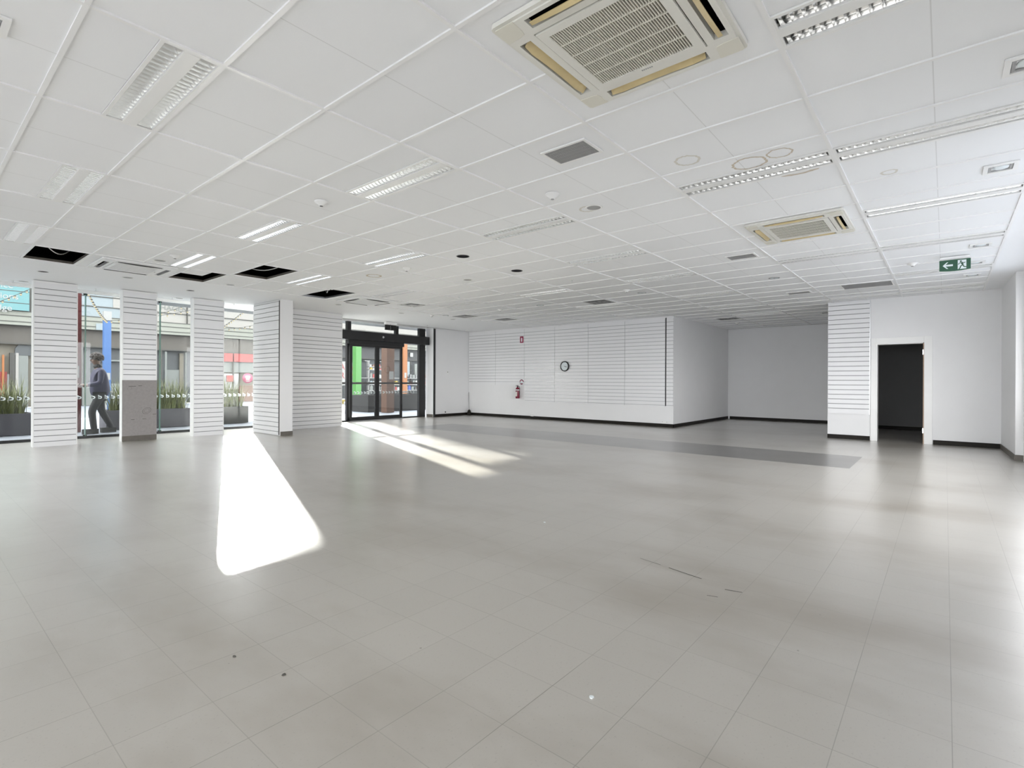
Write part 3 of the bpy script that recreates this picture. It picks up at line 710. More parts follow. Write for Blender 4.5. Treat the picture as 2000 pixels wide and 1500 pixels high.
def cup(x, y, r, lab):
    e = empty('recessed_can', (x, y, ZF), 0, lab, 'light fitting', 'round black holes in the ceiling')
    MB().lathe([(r*.99, .005), (r*.97, .09), (0, .095)], 28).build('can_body', M['black'], e)
    MB().lathe([(r*.95, .004), (r*.96, -.003), (r*1.08, -.002), (r*1.08, .005)], 28).build('trim_ring', M['black' if y < 6 else 'white'], e)
    MB().lathe([(0, .035), (r*.4, .04), (r*.55, .06)], 20).build('lamp', M['dgrey'], e)
for (x, y, r), lab in zip(ROUND, ('round dark empty light hole above the leftmost slatwall pier', 'round dark light hole above the rightmost slatwall pier', 'black round ceiling hole, left of the two at the centre', 'black round ceiling hole, right of the two at the centre', 'small dark hole around the askew detector')): cup(x, y, r, lab)
def sprinkler(x, y, lab, z=ZF):
    e = empty('fire_sprinkler', (x, y, z), 0, lab, 'sprinkler', 'small fire sprinklers')
    MB().lathe([(0, -.003), (.028, -.002), (.03, -.0005)], 16).build('rosette', M['white'], e)
    MB().lathe([(.007, -.001), (.007, -.02), (.003, -.035), (.018, -.038), (.018, -.041), (0, -.041)], 12).build('sprinkler_head', M['alu2'], e)
for a in ((2.50, 12.5, 'tiny sprinkler above the second window'), (1.36, 12.62, 'tiny sprinkler above the leftmost window'), (3.78, 12.5, 'tiny sprinkler above the third window'), (4.97, 12.4, 'tiny sprinkler above the fourth window'),
          (7.40, 7.6, 'tiny sprinkler beyond the three black holes'), (7.45, 4.9, 'tiny sprinkler between the louvre lights right of centre'), (10.7, 12.4, 'tiny sprinkler above the right end of the sliding door header'), (12.07, 2.35, 'tiny sprinkler near the alcove entrance')): sprinkler(*a)

# ------------------------------------------------------------------ exit signs
e = empty('exit_sign', (9.30, -.095, ZC), 0, 'green illuminated exit sign with white arrow and running figure', 'exit sign')
MB().box(-.03, .03, -.155, .155, -.03, 0).build('mounting_box', M['white'], e, bevel=.003)
MB().box(-.012, .02, -.165, .165, -.197, -.036).build('sign_blade', M['white'], e, bevel=.002)
n = 16; mb = MB()
pts = [(-.163, -.0)]+[( -.163+.326*k/n, -.145-.012*math.sin(PI*k/n)) for k in range(n+1)]+[(.163, 0)]
o = mb.prism(pts, 0, .002, 0, T_x(-.0125, 0, -.042)).build('green_face', M['exitgreen'], e)
ar = MB().prism([(-.128, -.074), (-.085, -.030), (-.068, -.030), (-.098, -.062), (-.020, -.062), (-.020, -.086), (-.098, -.086), (-.068, -.118), (-.085, -.118)], .002, .0032, 0, T_x(-.0125, 0, -.042))
ar.build('arrow', M['signwhite'], e)
MB().prism([(.030, -.014), (.118, -.014), (.118, -.136), (.030, -.136)], .002, .003, 0, T_x(-.0125, 0, -.042)).build('doorway_panel', M['signwhite'], e)
fg = MB(); T = T_x(-.0125, 0, -.042)
fg.prism([(.062+.011*math.cos(a*PI/6), -.033+.011*math.sin(a*PI/6)) for a in range(12)], .003, .0042, 0, T)
def limb(pts, w0):
    for (a, b) in zip(pts[:-1], pts[1:]):
        dx, dy = b[0]-a[0], b[1]-a[1]; L = math.hypot(dx, dy); nx, ny = -dy/L*w0, dx/L*w0
        fg.prism([(a[0]+nx, a[1]+ny), (b[0]+nx, b[1]+ny), (b[0]-nx, b[1]-ny), (a[0]-nx, a[1]-ny)][::-1], .003, .0042, 0, T)
limb([(.068, -.048), (.084, -.085)], .010); limb([(.066, -.050), (.046, -.058), (.034, -.074)], .0045); limb([(.074, -.050), (.096, -.058), (.108, -.048)], .0045)
limb([(.080, -.086), (.060, -.098), (.052, -.130), (.040, -.130)], .006); limb([(.086, -.088), (.094, -.110), (.125, -.116)], .006)
fg.build('running_figure', M['exitgreen'], e)
e = empty('exit_sign', (9.45, 12.6, ZC), 0, 'double exit sign seen edge-on, hanging above the sliding door header', 'exit sign')
MB().box(-.20, .20, -.05, .05, -.075, 0).build('mounting_box', M['white'], e, bevel=.003)
for s in (-1, 1): MB().box(min(s*.03, s*.19), max(s*.03, s*.19), -.02, .02, -.235, -.085).build('sign_panel', M['planterd'], e)
MB().box(-.012, .012, -.012, .012, -.24, -.07).build('hanger_rod', M['dgrey'], e)

# ------------------------------------------------------------------ wall things
e = empty('wall_clock', (13.125, 8.868, 1.66), 0, 'round wall clock with black rim and white face', 'clock')
RX = Matrix.Rotation(-PI/2, 4, 'Y')
MB().lathe([(.150, .002), (.158, .03), (.150, .055), (.132, .055), (.128, .040)], 40, 0, RX).build('clock_rim', M['black'], e)
MB().lathe([(0, .036), (.131, .036)], 40, 0, RX).build('clock_face', M['signwhite'], e)
hd = MB().prism([(-.006, -.01), (.006, -.01), (.004, .07), (-.004, .07)], 0, .002, 0, T_x(-.040, 0, 0) @ Matrix.Rotation(-2.0, 4, 'Z')); hd.build('hour_hand', M['black'], e)
MB().prism([(-.004, -.015), (.004, -.015), (.003, .10), (-.003, .10)], 0, .002, 0, T_x(-.043, 0, 0) @ Matrix.Rotation(-1.8, 4, 'Z')).build('minute_hand', M['black'], e)
tk = MB()
for k in range(12): tk.prism([(-.002, .110), (.002, .110), (.002, .124), (-.002, .124)], 0, .001, 0, T_x(-.0375, 0, 0) @ Matrix.Rotation(k*PI/6, 4, 'Z'))
tk.build('hour_marks', M['dgrey'], e)
e = empty('extinguisher_location_sign', (13.127, 10.575, 2.555), 0, 'small red upright sign with white extinguisher symbol high on wall', 'sign')
MB().box(-.002, .002, -.07, .07, -.107, .107).build('sign_plate', M['signred'], e)
MB().prism([(-.022, -.07), (.022, -.07), (.024, .03), (.012, .06), (-.012, .06), (-.024, .03)], .002, .003, 0, T_x(0, 0, 0)).build('extinguisher_symbol', M['signwhite'], e)
e = empty('round_identification_sign', (13.127, 10.565, 1.175), 0, 'round white and red identification disc above the fire extinguisher', 'sign')
MB().lathe([(0, .003), (.092, .003), (.092, 0)], 32, 0, RX).build('disc_plate', M['signwhite'], e)
q = MB(); n = 24
for a0, a1, r0, r1 in ((.02, PI-.02, .052, .084), (PI+.9, 2*PI-.9, .045, .082)):
    for k in range(n):
        p = [(s_*math.cos(a), s_*math.sin(a), .0038) for a in (a0+(a1-a0)*k/n, a0+(a1-a0)*(k+1)/n) for s_ in (r0, r1)]
        q.add([p[0], p[1], p[3], p[2]], [(0, 1, 2, 3)], 0, T_x(0, 0, 0))
q.build('red_band', M['signred'], e)
e = empty('fire_extinguisher', (13.045, 10.67, .64), 0, 'dark red fire extinguisher hanging on the wall under the round sign', 'fire extinguisher')
MB().lathe([(0, 0), (.062, .002), (.068, .015), (.068, .30), (.055, .345), (.025, .36), (.02, .375), (0, .375)], 28).build('cylinder', M['extred'], e)
MB().lathe([(.0688, .262), (.0688, .292)], 28).build('white_band', M['signwhite'], e)
MB().box(-.0695, -.0675, -.03, .03, .07, .22).build('label', M['stain2'], e)
MB().lathe([(.018, .37), (.02, .40), (.012, .42), (0, .42)], 12).build('valve', M['black'], e)
MB().box(-.09, .02, -.008, .008, .415, .425).box(-.085, .02, -.008, .008, .395, .403).build('squeeze_handle', M['black'], e)
MB().tube([(0, -.02, .40), (.0, -.07, .39), (.01, -.085, .32), (.0, -.075, .2), (0, -.074, .12)], .008, 8).build('hose', M['black'], e)
MB().box(.05, .10, -.05, .05, .2, .23).box(.085, .103, -.03, .03, .1, .4).build('wall_bracket', M['white'], e)
def outlet(x, y, z, lab, wd=.115, back='x'):
    e = empty('power_outlet', (x, y, z), 0, lab, 'power outlet')
    if back == 'x':
        MB().box(-.012, 0, -wd/2, wd/2, -.035, .035).build('face_plate', M['white'], e, bevel=.002)
        MB().box(-.016, -.010, -wd/2+.015, -wd/2+.03, .005, .022).box(-.016, -.010, wd/2-.03, wd/2-.015, .005, .022).build('rocker_switch', M['grillegrey'], e)
    else:
        MB().box(-.035, .035, -.012, 0, -wd/2, wd/2).build('face_plate', M['white'], e, bevel=.002)
        MB().lathe([(.012, 0), (.012, .02), (0, .022)], 12, 0, Matrix.Translation((0, -.01, .02)) @ Matrix.Rotation(PI/2, 4, 'X')).build('key_switch', M['dgrey'], e)
outlet(13.137, 5.70, .125, 'double power outlet low on the wall by the outer alcove corner', .17)
outlet(13.137, 10.14, .115, 'double power outlet low on the wall beneath the fire extinguisher')
outlet(12.11, 12.999, 1.48, 'small key switch plate on the blank white wall right of the entrance', .11, 'y')
o = MB().lathe([(0, .012), (.02, .010), (.024, 0)], 14, 0, Matrix.Translation((12.03, 13.0, .145)) @ Matrix.Rotation(PI/2, 4, 'X')).build('cable_hole_cap', M['black'])
tag(o, 'small black round cap low on the blank wall right of the entrance', 'cap')
e = empty('broom', (13.03, 12.86, 0), 0, 'grey stick with a dark lump at its foot leaning in the corner', 'broom')
MB().tube([(0, 0, .12), (.05, .06, .45), (.085, .10, .80)], [.012, .011, .010], 8).build('broom_handle', M['grillegrey'], e)
b = MB(); n = 14
b.lathe([(.0, .20), (.03, .19), (.055, .14), (.075, .06), (.085, .0), (0, 0)], n)
b.build('broom_head', M['base'], e)
# scuffs on the floor
def scuff(pts, wd, lab):
    mb = MB(); V = [Vector((*p, .0008)) for p in pts]
    for a, b in zip(V[:-1], V[1:]):
        d_ = (b-a).normalized(); nn = Vector((-d_.y, d_.x, 0))*wd
        mb.add([a-nn, b-nn, b+nn, a+nn], [(0, 1, 2, 3)])
    struct('scuff_mark', mb, M['scuff'], bpy.data.objects['floor'])
scuff([(3.25, 1.58), (3.22, 1.42)], .002, ''); scuff([(3.205, 1.36), (3.18, 1.25), (3.155, 1.13)], .004, '')
scuff([(3.08, .97), (3.10, .88)], .004, ''); scuff([(2.93, 1.02), (2.945, .965)], .003, '')
# little offcuts of tape and paint on the floor
def crumb(x, y, r, m):
    mb = MB(); n = 7
    mb.prism([(x+r*random.uniform(.5, 1)*math.cos(2*PI*k/n), y+r*random.uniform(.4, 1)*math.sin(2*PI*k/n)) for k in range(n)], 0, .003)
    return mb.build('paint_crumb', M[m])
for x, y, r, m, lab in ((1.70, 1.02, .012, 'signwhite', 'white paint crumb at the lower right of the floor'), (.95, 2.35, .010, 'scuff', 'dark crumb on the left of the floor, nearest of the dark crumbs'),
                        (1.02, 2.05, .012, 'scuff', 'dark elongated crumb low on the left floor'), (3.55, 2.60, .012, 'signwhite', 'white paint crumb in the middle of the floor')):
    tag(crumb(x, y, r, m), lab, 'debris', 'crumbs on the floor')

# ------------------------------------------------------------------ the street outside
YF = 30.0
def shop(name, x0, x1, lab, zt, mshop, mfas, mup, msoff):
    e = empty(name, ((x0+x1)/2, YF, 0), 0, lab, 'building', 'shop buildings across the street')
    P = lambda nm, mb, m: mb.build(nm, M[m], e, world=True)
    P('upper_wall', MB().box(x0, x1, YF, YF+4, 4.05, zt), mup)
    P('canopy_fascia', MB().box(x0, x1, YF-.25, YF+.2, 3.46, 4.05), mfas)
    mb = MB()
    for z in (3.60, 3.84, 4.05): mb.box(x0, x1, YF-.27, YF-.24, z-.015, z+.015)
    for z in (4.55, 5.02): mb.box(x0, x1, YF-.04, YF-.001, z-.02, z+.02)
    P('joint_rails', mb, 'line')
    P('soffit_band', MB().box(x0, x1, YF+.0, YF+.15, 2.70, 3.46), msoff)
    P('shop_head', MB().box(x0, x1, YF-.03, YF+.02, 2.66, 2.72), 'line')
    P('shopfront', MB().box(x0, x1, YF+.3, YF+.4, 0, 2.7), mshop)
    mb = MB(); k = x0+.6
    while k < x1: mb.box(k-.03, k+.03, YF-.02, YF+.06, 0, 2.68); k += 2.2
    P('shopfront_mullions', mb, 'line')
    return e, P
sA, PA = shop('shop_building', -12, 4.9, 'shop across the street behind the leftmost window, with teal sign', 8.5, 'shopbeige', 'creamd', 'cream', 'umber')
mb = MB(); mb.box(3.72, 3.80, YF-.06, YF, 4.05, 5.2); PA('dark_post', mb, 'line')
PA('grey_booth', MB().box(3.35, 3.72, YF+.1, YF+.28, 0, 2.25), 'sgreyl'); PA('booth_hood', MB().prism([(3.30, 2.2), (3.80, 2.2), (3.80, 2.65), (3.42, 2.65), (3.32, 2.5)], 0, .2, 0, T_y(0, YF+.29, 0)), 'shopdark')
PA('interior_column', MB().box(3.15, 3.32, YF+.1, YF+.28, 0, 2.3), 'line'); PA('pale_column', MB().box(3.33, 3.42, YF+.08, YF+.27, 0, 2.3), 'cream')
PA('orange_pole', MB().box(2.92, 2.98, YF+.05, YF+.2, 0, 2.2), 'orange'); PA('red_poster', MB().box(2.80, 3.08, YF+.2, YF+.28, .5, 1.5), 'redb')
PA('pink_poster', MB().box(3.08, 3.25, YF+.2, YF+.28, .2, 1.4), 'swhite')
e = empty('teal_shop_sign', (2.0, YF-.33, 4.56), 0, 'teal sign board with white words, seen through the leftmost window', 'sign')
MB().box(-3, 1.69, -.04, .04, -.50, .56).build('sign_board', M['teal'], e)
for s, xr, z in (('advice', 1.20, .50), ('solutions', 1.36, .05), ('knowledge', 1.17, -.44)):
    v, f = text(s, .34, .004, 'RIGHT'); MB().add(v, f, 0, T_y(xr, -.046, z)).build('sign_text', M['swhite'], e)
mb = MB()
for z in (.29, -.20): mb.box(-3, 1.69, -.05, -.04, z-.012, z+.012)
mb.build('sign_joints', M['line'], e)
sB, PB = shop('shop_building', 4.9, 8.0, 'shop across the street behind the second window, pale blue upper cladding', 8.5, 'shopdark', 'creamd', 'paleblue', 'umber')
PB('white_bay', MB().box(6.63, 7.0, YF-.02, YF, 4.57, 5.6), 'cream'); PB('blue_reveal', MB().box(5.95, 6.4, YF-.28, YF-.24, 3.46, 3.75), 'paleblue')
PB('counter', MB().box(5.5, 7.8, YF-.1, YF+.25, 0, 1.0), 'sgreyl'); PB('shelf', MB().box(6.2, 7.8, YF+.1, YF+.28, 2.05, 2.12), 'sgreyl')
sC, PC = shop('shop_building', 8.0, 11.4, 'shop across the street behind the third window, with pale lettering', 8.5, 'shopdark', 'creamd', 'cream', 'umber')
v, f = text('HAGEN', .36, .004); mb = MB().add(v, f, 0, T_y(9.15, YF-.02, 4.80)); PC('wall_lettering', mb, 'sgreyl')
PC('flag_bracket', MB().box(9.70, 9.74, YF-.1, YF-.02, 4.06, 4.95), 'line'); PC('door_frame', MB().box(8.74, 8.82, YF-.06, YF, 0, 2.6).box(9.65, 9.70, YF-.06, YF, 0, 2.6), 'sgreyl')
PC('interior_panel', MB().box(9.45, 9.63, YF+.15, YF+.28, .3, 2.55), 'shopbeige'); PC('pale_blind', MB().box(8.85, 9.45, YF+.2, YF+.28, .3, 1.7), 'sgreyl')
sD, PD = shop('shop_building', 11.4, 14.2, 'shop across the street behind the fourth window, red fascia', 5.03, 'shopbeige', 'creamd', 'cream', 'umber')
PD('red_fascia', MB().box(11.45, 14.1, YF-.02, YF+.1, 2.2, 2.66), 'redb'); PD('green_blind', MB().box(11.45, 14.1, YF+.1, YF+.28, 1.62, 2.2), 'sgreyl')
PD('white_counter', MB().box(11.45, 12.3, YF+.02, YF+.25, .7, 1.55), 'swhite'); PD('red_notice', MB().box(11.65, 11.98, YF-.06, YF, 1.1, 1.45), 'redb')
PD('brown_counter', MB().box(12.3, 14.0, YF-.1, YF+.25, 0, .9), 'brown')
e = empty('round_shop_sign', (12.68, YF-.2, 1.30), 0, 'round magenta shop sign with white cup shape, through the fourth window', 'sign')
MB().lathe([(0, .03), (.27, .03), (.28, 0)], 32, 0, T_y(0, 0, 0)).build('sign_disc', M['pink'], e)
MB().prism([(-.12, .0), (.12, .0), (.15, .08), (.11, .15), (-.11, .15), (-.15, .08)], .03, .035, 0, T_y(0, 0, 0)).prism([(-.09, -.10), (.09, -.10), (.11, -.01), (-.11, -.01)], .03, .034, 0, T_y(0, 0, 0)).build('cup_symbol', M['swhite'], e)
MB().box(-.10, .10, -.036, -.03, -.18, -.15).build('text_line', M['swhite'], e)
sE, PE = shop('shop_building', 17.1, 30, 'shop across the street behind the entrance doors, full of goods', 7.5, 'shopdark', 'creamd', 'cream', 'shopgrey')  # gap before this building is left open for sun at the entrance
PE('white_ceiling_lights', MB().box(20.4, 20.8, YF-.02, YF+.25, 2.52, 2.56).box(21.6, 22.0, YF-.02, YF+.25, 2.5, 2.54), 'swhite')
PE('notice', MB().box(24.2, 24.45, YF-.1, YF-.02, 2.95, 3.25), 'swhite')
PE('blue_banner', MB().box(23.9, 24.15, YF-.1, YF-.02, 1.5, 2.6), 'paleblue'); PE('grey_banner', MB().box(24.6, 24.95, YF-.1, YF-.02, 1.45, 2.45), 'sgreyl')
# goods standing on and under that counter
gm = [M[k] for k in ('swhite', 'sgreyl', 'dgrey', 'bluep', 'redb', 'brown', 'yellow', 'paleblue', 'black')]
protoG = None; k = 0
rows = [(1.40, 20.42, 21.9, .34), (1.95, 20.42, 21.2, .15), (2.15, 20.4, 21.25, .22), (.55, 20.42, 25.6, .34), (.95, 20.42, 25.6, .30), (1.40, 23.8, 25.4, .42)]
nm = {0: 'swhite', 1: 'sgreyl', 2: 'dgrey', 3: 'bluep', 4: 'redb', 5: 'brown', 6: 'yellow', 7: 'paleblue', 8: 'black'}
cn = {0: 'white', 1: 'pale grey', 2: 'dark grey', 3: 'blue', 4: 'red', 5: 'brown', 6: 'yellow', 7: 'pale blue', 8: 'black'}
for (z, xa, xb, h) in rows:
    x = xa
    while x < xb:
        wd = random.uniform(.13, .26); hh = h*random.uniform(.5, .95); c_ = random.choice([0, 0, 0, 1, 1, 2, 3, 4, 5, 6, 7, 8])
        b = MB().prism([(0, 0), (wd, 0), (wd, hh*.8), (wd*.75, hh), (wd*.25, hh), (0, hh*.8)], 0, .16, 0, T_y(x, YF-.42, z))
        tag(b.build('shop_product', gm[c_]), cn[c_]+' packaged product on the shelves of the shop across the street', 'product', cn[c_]+' goods in the shop across the street')
        x += wd+random.uniform(.02, .08); k += 1
sh = empty('shop_shelf', (22.8, YF-.5, 0), 0, 'white tiered display shelves in the shop across the street', 'shelf')
for z in (.51, .91, 1.36, 1.91, 2.11): MB().box(-3.9 if z == 1.36 else -2.5, (3.0 if z < 1.5 else -1.5), -.1, .12, z, z+.035).build('shelf_board', M['swhite'], sh)
MB().box(-2.5, -2.45, -.1, .12, 0, 2.5).build('shelf_upright', M['swhite'], sh)
st = empty('sale_banner', (18.0, YF-.9, 0), 0, 'white banner with large red letters left of the door opening', 'sign')
MB().box(-.45, .45, -.02, .02, .9, 2.4).box(-.40, -.36, -.015, .015, -.012, .9).box(.36, .40, -.015, .015, -.012, .9).build('banner_sheet', M['swhite'], st)
for s, z in (('FA', 2.05), ('ER', 1.5), ('A', 1.15)):
    v, f = text(s, .55, .003); MB().add(v, f, 0, T_y(0, -.025, z)).build('banner_text', M['redb'], st)
st = empty('info_banner', (18.95, YF-.9, 0), 0, 'pale banner with red and yellow dots behind the green post', 'sign')
MB().box(-.28, .28, -.02, .02, -.012, 2.35).build('banner_sheet', M['sgreyl'], st)
for z, mm in ((2.0, 'redb'), (1.6, 'yellow'), (1.0, 'bluep')): MB().lathe([(0, .025), (.12, .025), (.12, .02)], 20, 0, T_y(-.18, 0, z)).build('dot', M[mm], st)

# coloured posts
def post(x, y, s, z1, m, lab, cap=None, notice=None):
    e = empty('street_post', (x, y, 0), 0, lab, 'post', 'painted street posts'); MB().box(-s/2, s/2, -s/2, s/2, 0, z1).build('post_shaft', M[m], e)
    if cap: MB().box(-s/2-.01, s/2+.01, -s/2-.01, s/2+.01, z1, z1+cap).build('post_cap', M['swhite'], e)
    if notice:
        dx, z, wd, h, face = notice
        q = MB().box(dx-wd/2, dx+wd/2, -s/2-.008, -s/2-.001, z, z+h) if face == 'y' else MB().box(-s/2-.008, -s/2-.001, dx-wd/2, dx+wd/2, z, z+h)
        n_ = q.build('notice', M['swhite'], e)
        if m == 'red':
            v, f = text('SL', .12, .002); MB().add(v, f, 0, T_y(0, -.009, z+h*.62) @ Matrix.Rotation(.3, 4, 'Z')).build('notice_text', M['redb'], n_)
    return e
post(2.60, 15.2, .30, 3.6, 'red', 'dark red post outside the second window, carrying a white notice', None, (0, 1.23, .22, .27, 'y'))
post(4.72, 22.1, .20, 3.22, 'blue', 'bright blue post with white box on top, outside the second window', .31, (0, 1.18, .15, .24, 'y'))
post(14.62, 22.15, .30, 3.2, 'green', 'lime green post seen through the left door leaf')
post(12.0, 16.15, .34, 2.62, 'brown', 'tan brown post seen through the right door leaf', None, (.03, 1.25, .2, .3, 'y'))
post(17.45, 22.1, .26, 3.2, 'orange', 'orange post seen through the right glass panel of the entrance', None, (0, 1.35, .13, .28, 'y'))
# planters with strappy grass
GR = []
for k in range(5):
    mb = MB()
    for q in range(20):
        a = random.uniform(0, 2*PI); L = random.uniform(.55, 1.0); out = random.uniform(.05, .45); r0 = random.uniform(0, .08)
        pts = []
        for s_ in range(5):
            u = s_/4; rad = r0+out*u**1.6; pts.append((rad*math.cos(a), rad*math.sin(a), L*(u-.35*u*u*out*1.6)))
        px, py = -math.sin(a)*.013, math.cos(a)*.013
        for s_ in range(4):
            w0, w1 = 1-s_/4.3, 1-(s_+1)/4.3; p, n_ = pts[s_], pts[s_+1]
            mb.add([(p[0]-px*w0, p[1]-py*w0, p[2]), (p[0]+px*w0, p[1]+py*w0, p[2]), (n_[0]+px*w1, n_[1]+py*w1, n_[2]), (n_[0]-px*w1, n_[1]-py*w1, n_[2])], [(0, 1, 2, 3)])
    GR.append(mb)
def planter(x0, x1, y0, y1, h, m, lab, grass=True):
    e = empty('street_planter', ((x0+x1)/2, (y0+y1)/2, 0), 0, lab, 'planter', 'planters along the street')
    MB().plate(x0, x1, y0, y1, [(x0+.05, x1-.05, y0+.05, y1-.05)], 0, h).build('planter_box', M[m], e, world=True, bevel=.008)
    MB().box(x0+.04, x1-.04, y0+.04, y1-.04, 0, h-.05).build('soil', M['soil'], e, world=True)
    if grass:
        x = x0+.18; c_ = 0
        while x < x1-.1:
            for y in (y0+.2, y1-.2):
                o = GR[c_ % 5].build('grass_clump', M['grass'], e); o.location = (x-(x0+x1)/2+random.uniform(-.05, .05), y-(y0+y1)/2, h-.06); o.rotation_euler = (0, 0, random.uniform(0, 6)); c_ += 1
            x += .10
planter(-.5, 1.98, 15.1, 15.75, .46, 'planter', 'lilac grey planter of grass outside the leftmost window')
planter(3.22, 5.02, 15.1, 15.75, .46, 'planter', 'grey planter of grass outside the second and third windows')
planter(5.6, 6.45, 15.1, 15.9, .46, 'planterd', 'charcoal planter of grass outside the fourth window')
planter(11.55, 14.9, 16.75, 17.9, .64, 'planterd', 'long dark planter seen through the sliding doors', False)
rl = MB().box(4.5, 6.6, 21.5, 21.56, .76, .80).box(4.55, 4.6, 21.5, 21.56, 0, .76).box(6.5, 6.55, 21.5, 21.56, 0, .76).box(5.5, 5.55, 21.5, 21.56, 0, .76)
tag(rl.build('street_rail', M['swhite']), 'cream rail at the foot of the blue post behind the grass', 'rail')
e = empty('play_table', (15.7, 23.9, 0), 0, 'low yellow play table with coloured blocks outside the left door leaf', 'table')
MB().box(-1.0, .6, -.3, .3, .12, .19).build('table_top', M['yellow'], e)
for x in (-.9, .5):
    for y in (-.25, .25): MB().box(x-.03, x+.03, y-.03, y+.03, 0, .12).build('leg', M['yellow'], e)
for x, m, c_ in ((15.55, 'bluep', 'blue'), (15.75, 'redb', 'red'), (16.05, 'paleblue', 'pale blue')):
    tag(MB().box(x-.09, x+.09, 23.7, 23.85, .19, .36).build('toy_block', M[m], None, bevel=.01), c_+' toy block on the yellow play table outside', 'toy')
# festoon lights
def festoon(pts, n, sag, lab):
    A, B = Vector(pts[0]), Vector(pts[1])
    e = empty('festoon_string', A, 0, lab, 'string light', 'festoon strings over the street')
    P = [A.lerp(B, k/24)-Vector((0, 0, sag*4*(k/24)*(1-k/24))) for k in range(25)]
    MB().tube([p-A for p in P], .007, 5).build('cable', M['line'], e)
    first = None
    for k in range(n):
        u = (k+.5)/n; p = A.lerp(B, u)-Vector((0, 0, sag*4*u*(1-u)))-A
        if first is None:
            first = MB().lathe([(0, -.085), (.022, -.07), (.026, -.05), (.012, -.028)], 8).build('bulb', M['bulb'], e)
            sk = MB().lathe([(.024, -.034), (.026, 0), (0, .006)], 8).build('socket', M['line'], e); first.location = p; sk.location = p
        else:
            for o in (first, sk):
                c_ = o.copy(); COL.objects.link(c_); c_.location = p; c_.parent = e
festoon([(.9, 20, 2.75), (2.62, 20, 3.85)], 14, .05, 'festoon string crossing the teal sign, outside the leftmost window')
festoon([(3.12, 16.6, 3.5), (4.45, 20.8, 3.08)], 16, .10, 'festoon string falling steeply to the blue post')
festoon([(4.47, 20.86, 3.1), (6.9, 20.9, 3.95)], 12, .12, 'festoon string leaving the blue post to the right')
festoon([(5.2, 20, 3.2), (7.0, 20, 3.75)], 9, .03, 'festoon string across the third window below the pale lettering')
festoon([(7.5, 20, 3.0), (8.6, 20, 3.98)], 14, .03, 'steep festoon string across the fourth window')
festoon([(7.5, 20.3, 3.05), (9.0, 20.3, 3.35)], 8, .06, 'flat festoon string low across the fourth window')

# ------------------------------------------------------------------ person walking past the second window
px, py = 2.98, 14.55
pe = empty('person', (px, py, 0), 0, 'person in a violet jacket walking left outside the second window, holding a phone', 'person')
def skin(name, nodes, edges, m, sub=2, smooth=True):
    me = bpy.data.meshes.new(name); me.from_pydata([n_[:3] for n_ in nodes], edges, []); me.update()
    o = bpy.data.objects.new(name, me); COL.objects.link(o)
    sk_ = o.modifiers.new('skin', 'SKIN'); sk_.use_smooth_shade = True
    for i, n_ in enumerate(nodes):
        r = n_[3]; me.skin_vertices[0].data[i].radius = r if isinstance(r, tuple) else (r, r)
    me.skin_vertices[0].data[0].use_root = True
    sb = o.modifiers.new('subsurf', 'SUBSURF'); sb.levels = sub; sb.render_levels = sub
    me.materials.append(M[m]); o.parent = pe
    return o
# faces -X (to the left); x forward is negative
skin('body', [(0, 0, .93, .07), (-.01, 0, 1.15, .10), (-.02, 0, 1.36, .11), (-.03, 0, 1.47, .055), (-.05, 0, 1.53, .05), (-.07, 0, 1.60, (.078, .095)), (-.07, 0, 1.66, (.07, .085)),
              (-.02, -.19, 1.38, .05), (-.05, -.23, 1.12, .042), (-.27, -.17, 1.06, .032), (-.36, -.13, 1.07, .026),
              (-.02, .19, 1.38, .05), (-.02, .23, 1.12, .042), (-.22, .18, 1.04, .032), (-.31, .12, 1.06, .026),
              (-.02, -.10, .88, .06), (-.16, -.10, .50, .055), (-.10, -.10, .10, .038), (-.24, -.10, .05, .035),
              (.02, .10, .88, .06), (.05, .10, .50, .055), (.26, .10, .13, .038), (.17, .10, .05, .035)],
     [(0, 1), (1, 2), (2, 3), (3, 4), (4, 5), (5, 6), (2, 7), (7, 8), (8, 9), (9, 10), (2, 11), (11, 12), (12, 13), (13, 14), (0, 15), (15, 16), (16, 17), (17, 18), (0, 19), (19, 20), (20, 21), (21, 22)], 'skin')
skin('jacket', [(.01, 0, .74, (.17, .21)), (0, 0, 1.10, (.16, .20)), (-.01, 0, 1.36, (.15, .19)), (-.03, 0, 1.475, .085),
                (-.01, -.21, 1.37, .068), (-.04, -.25, 1.12, .058), (-.25, -.18, 1.06, .048), (-.01, .21, 1.37, .068), (-.01, .25, 1.12, .058), (-.20, .19, 1.05, .048)],
     [(0, 1), (1, 2), (2, 3), (2, 4), (4, 5), (5, 6), (2, 7), (7, 8), (8, 9)], 'jacket')
skin('trousers', [(0, 0, .92, (.12, .16)), (-.02, -.10, .80, .10), (-.16, -.10, .50, .078), (-.11, -.10, .05, .062), (.02, .10, .80, .10), (.05, .10, .50, .078), (.26, .10, .07, .062)],
     [(0, 1), (1, 2), (2, 3), (0, 4), (4, 5), (5, 6)], 'trouser')
hb = MB(); random.seed(3)
for k in range(150):
    a = random.uniform(0, 2*PI); b = random.uniform(-.25, 1.5); r = .032
    x, y, z = -.055+.112*math.cos(a)*math.cos(b), .112*math.sin(a)*math.cos(b), 1.665+.112*math.sin(b)
    if x < -.115 and z < 1.70: continue
    hb.lathe([(0, -r), (r*.75, -r*.6), (r, 0), (r*.75, r*.6), (0, r)], 8, 0, Matrix.Translation((x, y, z)))
hb.build('hair', M['hair'], pe)
MB().lathe([(.062, 0), (.085, .03), (.08, .075), (.06, .095)], 16, 0, Matrix.Translation((-.035, 0, 1.44))).build('scarf', M['planterd'], pe)
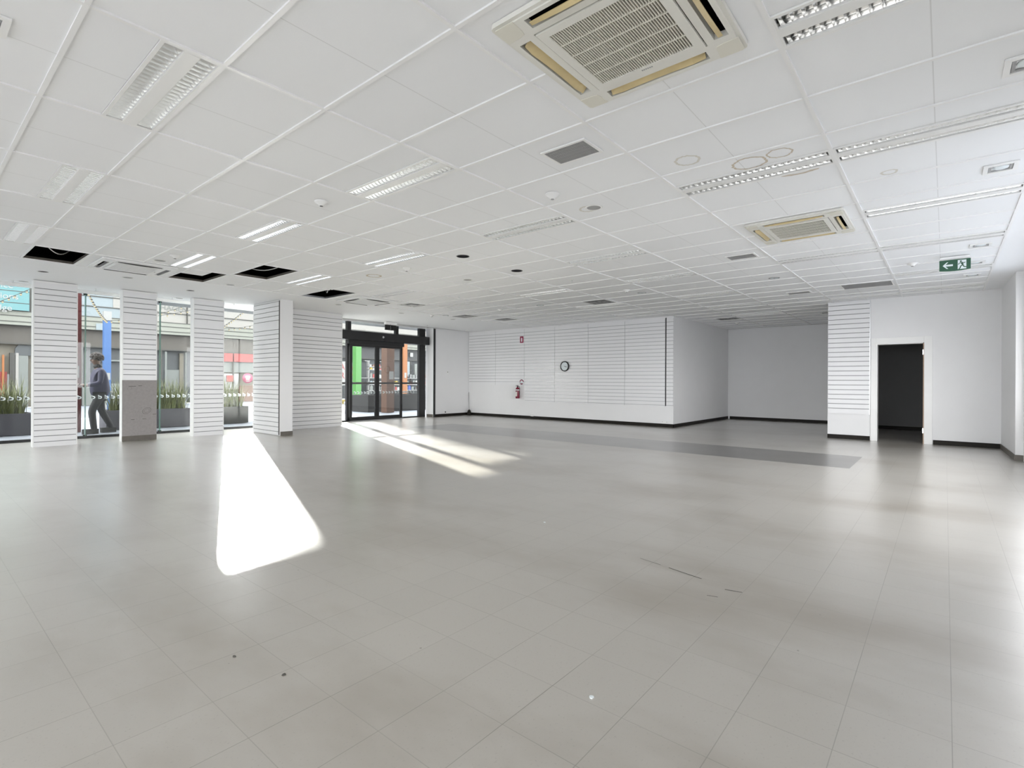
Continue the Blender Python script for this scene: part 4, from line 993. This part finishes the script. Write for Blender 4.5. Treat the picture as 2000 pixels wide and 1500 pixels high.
fc = MB().prism([(-.012, 0), (.012, 0), (.006, .035), (-.006, .035)], -.025, .0, 0, Matrix(((0, 0, 1, -.145), (1, 0, 0, 0), (0, 1, 0, 1.60), (0, 0, 0, 1))))
fc.build('nose', M['skin'], pe)
for s in (-1, 1):
    MB().lathe([(0, .008), (.012, .004), (.014, 0)], 10, 0, Matrix.Translation((-.145, s*.033, 1.645)) @ RX).build('eye', M['black'], pe)
    MB().lathe([(0, -.02), (.012, -.012), (.014, 0), (.012, .018), (0, .024)], 8, 0, Matrix.Translation((-.055, s*.088, 1.62))).build('ear', M['skin'], pe)
for fx, fy, fz in ((-.13, -.10, .03), (.23, .10, .03)):
    MB().prism([(fx-.17, fy-.04), (fx+.09, fy-.045), (fx+.09, fy+.045), (fx-.17, fy+.04), (fx-.20, fy)], -.005, .10).build('shoe', M['planterd'], pe)
MB().box(-.148, -.14, -.022, .022, 1.565, 1.573).build('mouth', M['extred'], pe)
for s, bx, by, bz in ((1, -.36, -.13, 1.07), (-1, -.31, .12, 1.06)):
    nodes = [(bx, by, bz, .026), (bx-.06, by, bz+.005, .03)]; edges = [(0, 1)]
    for q, (dy, L) in enumerate(((-.027, .062), (-.009, .072), (.009, .068), (.027, .055))):
        i = len(nodes); nodes += [(bx-.075, by+dy, bz+.005, .010), (bx-.075-L*.55, by+dy, bz+.0, .009), (bx-.08-L*.8, by+dy, bz+.022, .008)]; edges += [(1, i), (i, i+1), (i+1, i+2)]
    i = len(nodes); nodes += [(bx-.03, by+s*.035, bz+.02, .011), (bx-.07, by+s*.04, bz+.035, .009)]; edges += [(0, i), (i, i+1)]
    skin('hand', nodes, edges, 'skin', 1)
tag(MB().box(px-.50, px-.42, py-.17, py-.09, 1.085, 1.095).build('phone', M['signwhite']), 'pale phone held out in front of the person outside', 'phone')

aw = empty('street_sun_blocker', (8.4, 15.1, 3.07), 0, 'flat white awning slab added outside to cut the high sun, above the fourth window and entrance', 'blocker')  # added slab that trims the far end of the sun patches
MB().box(-4.6, 5.2, -1.27, 0, 0, .09).build('blocker_slab', M['swhite'], aw)
for x in (-4.4, -2, .4, 2.8, 5.0): MB().box(x-.02, x+.02, -1.27, -.1, .09, .16).build('blocker_bracket', M['dgrey'], aw)
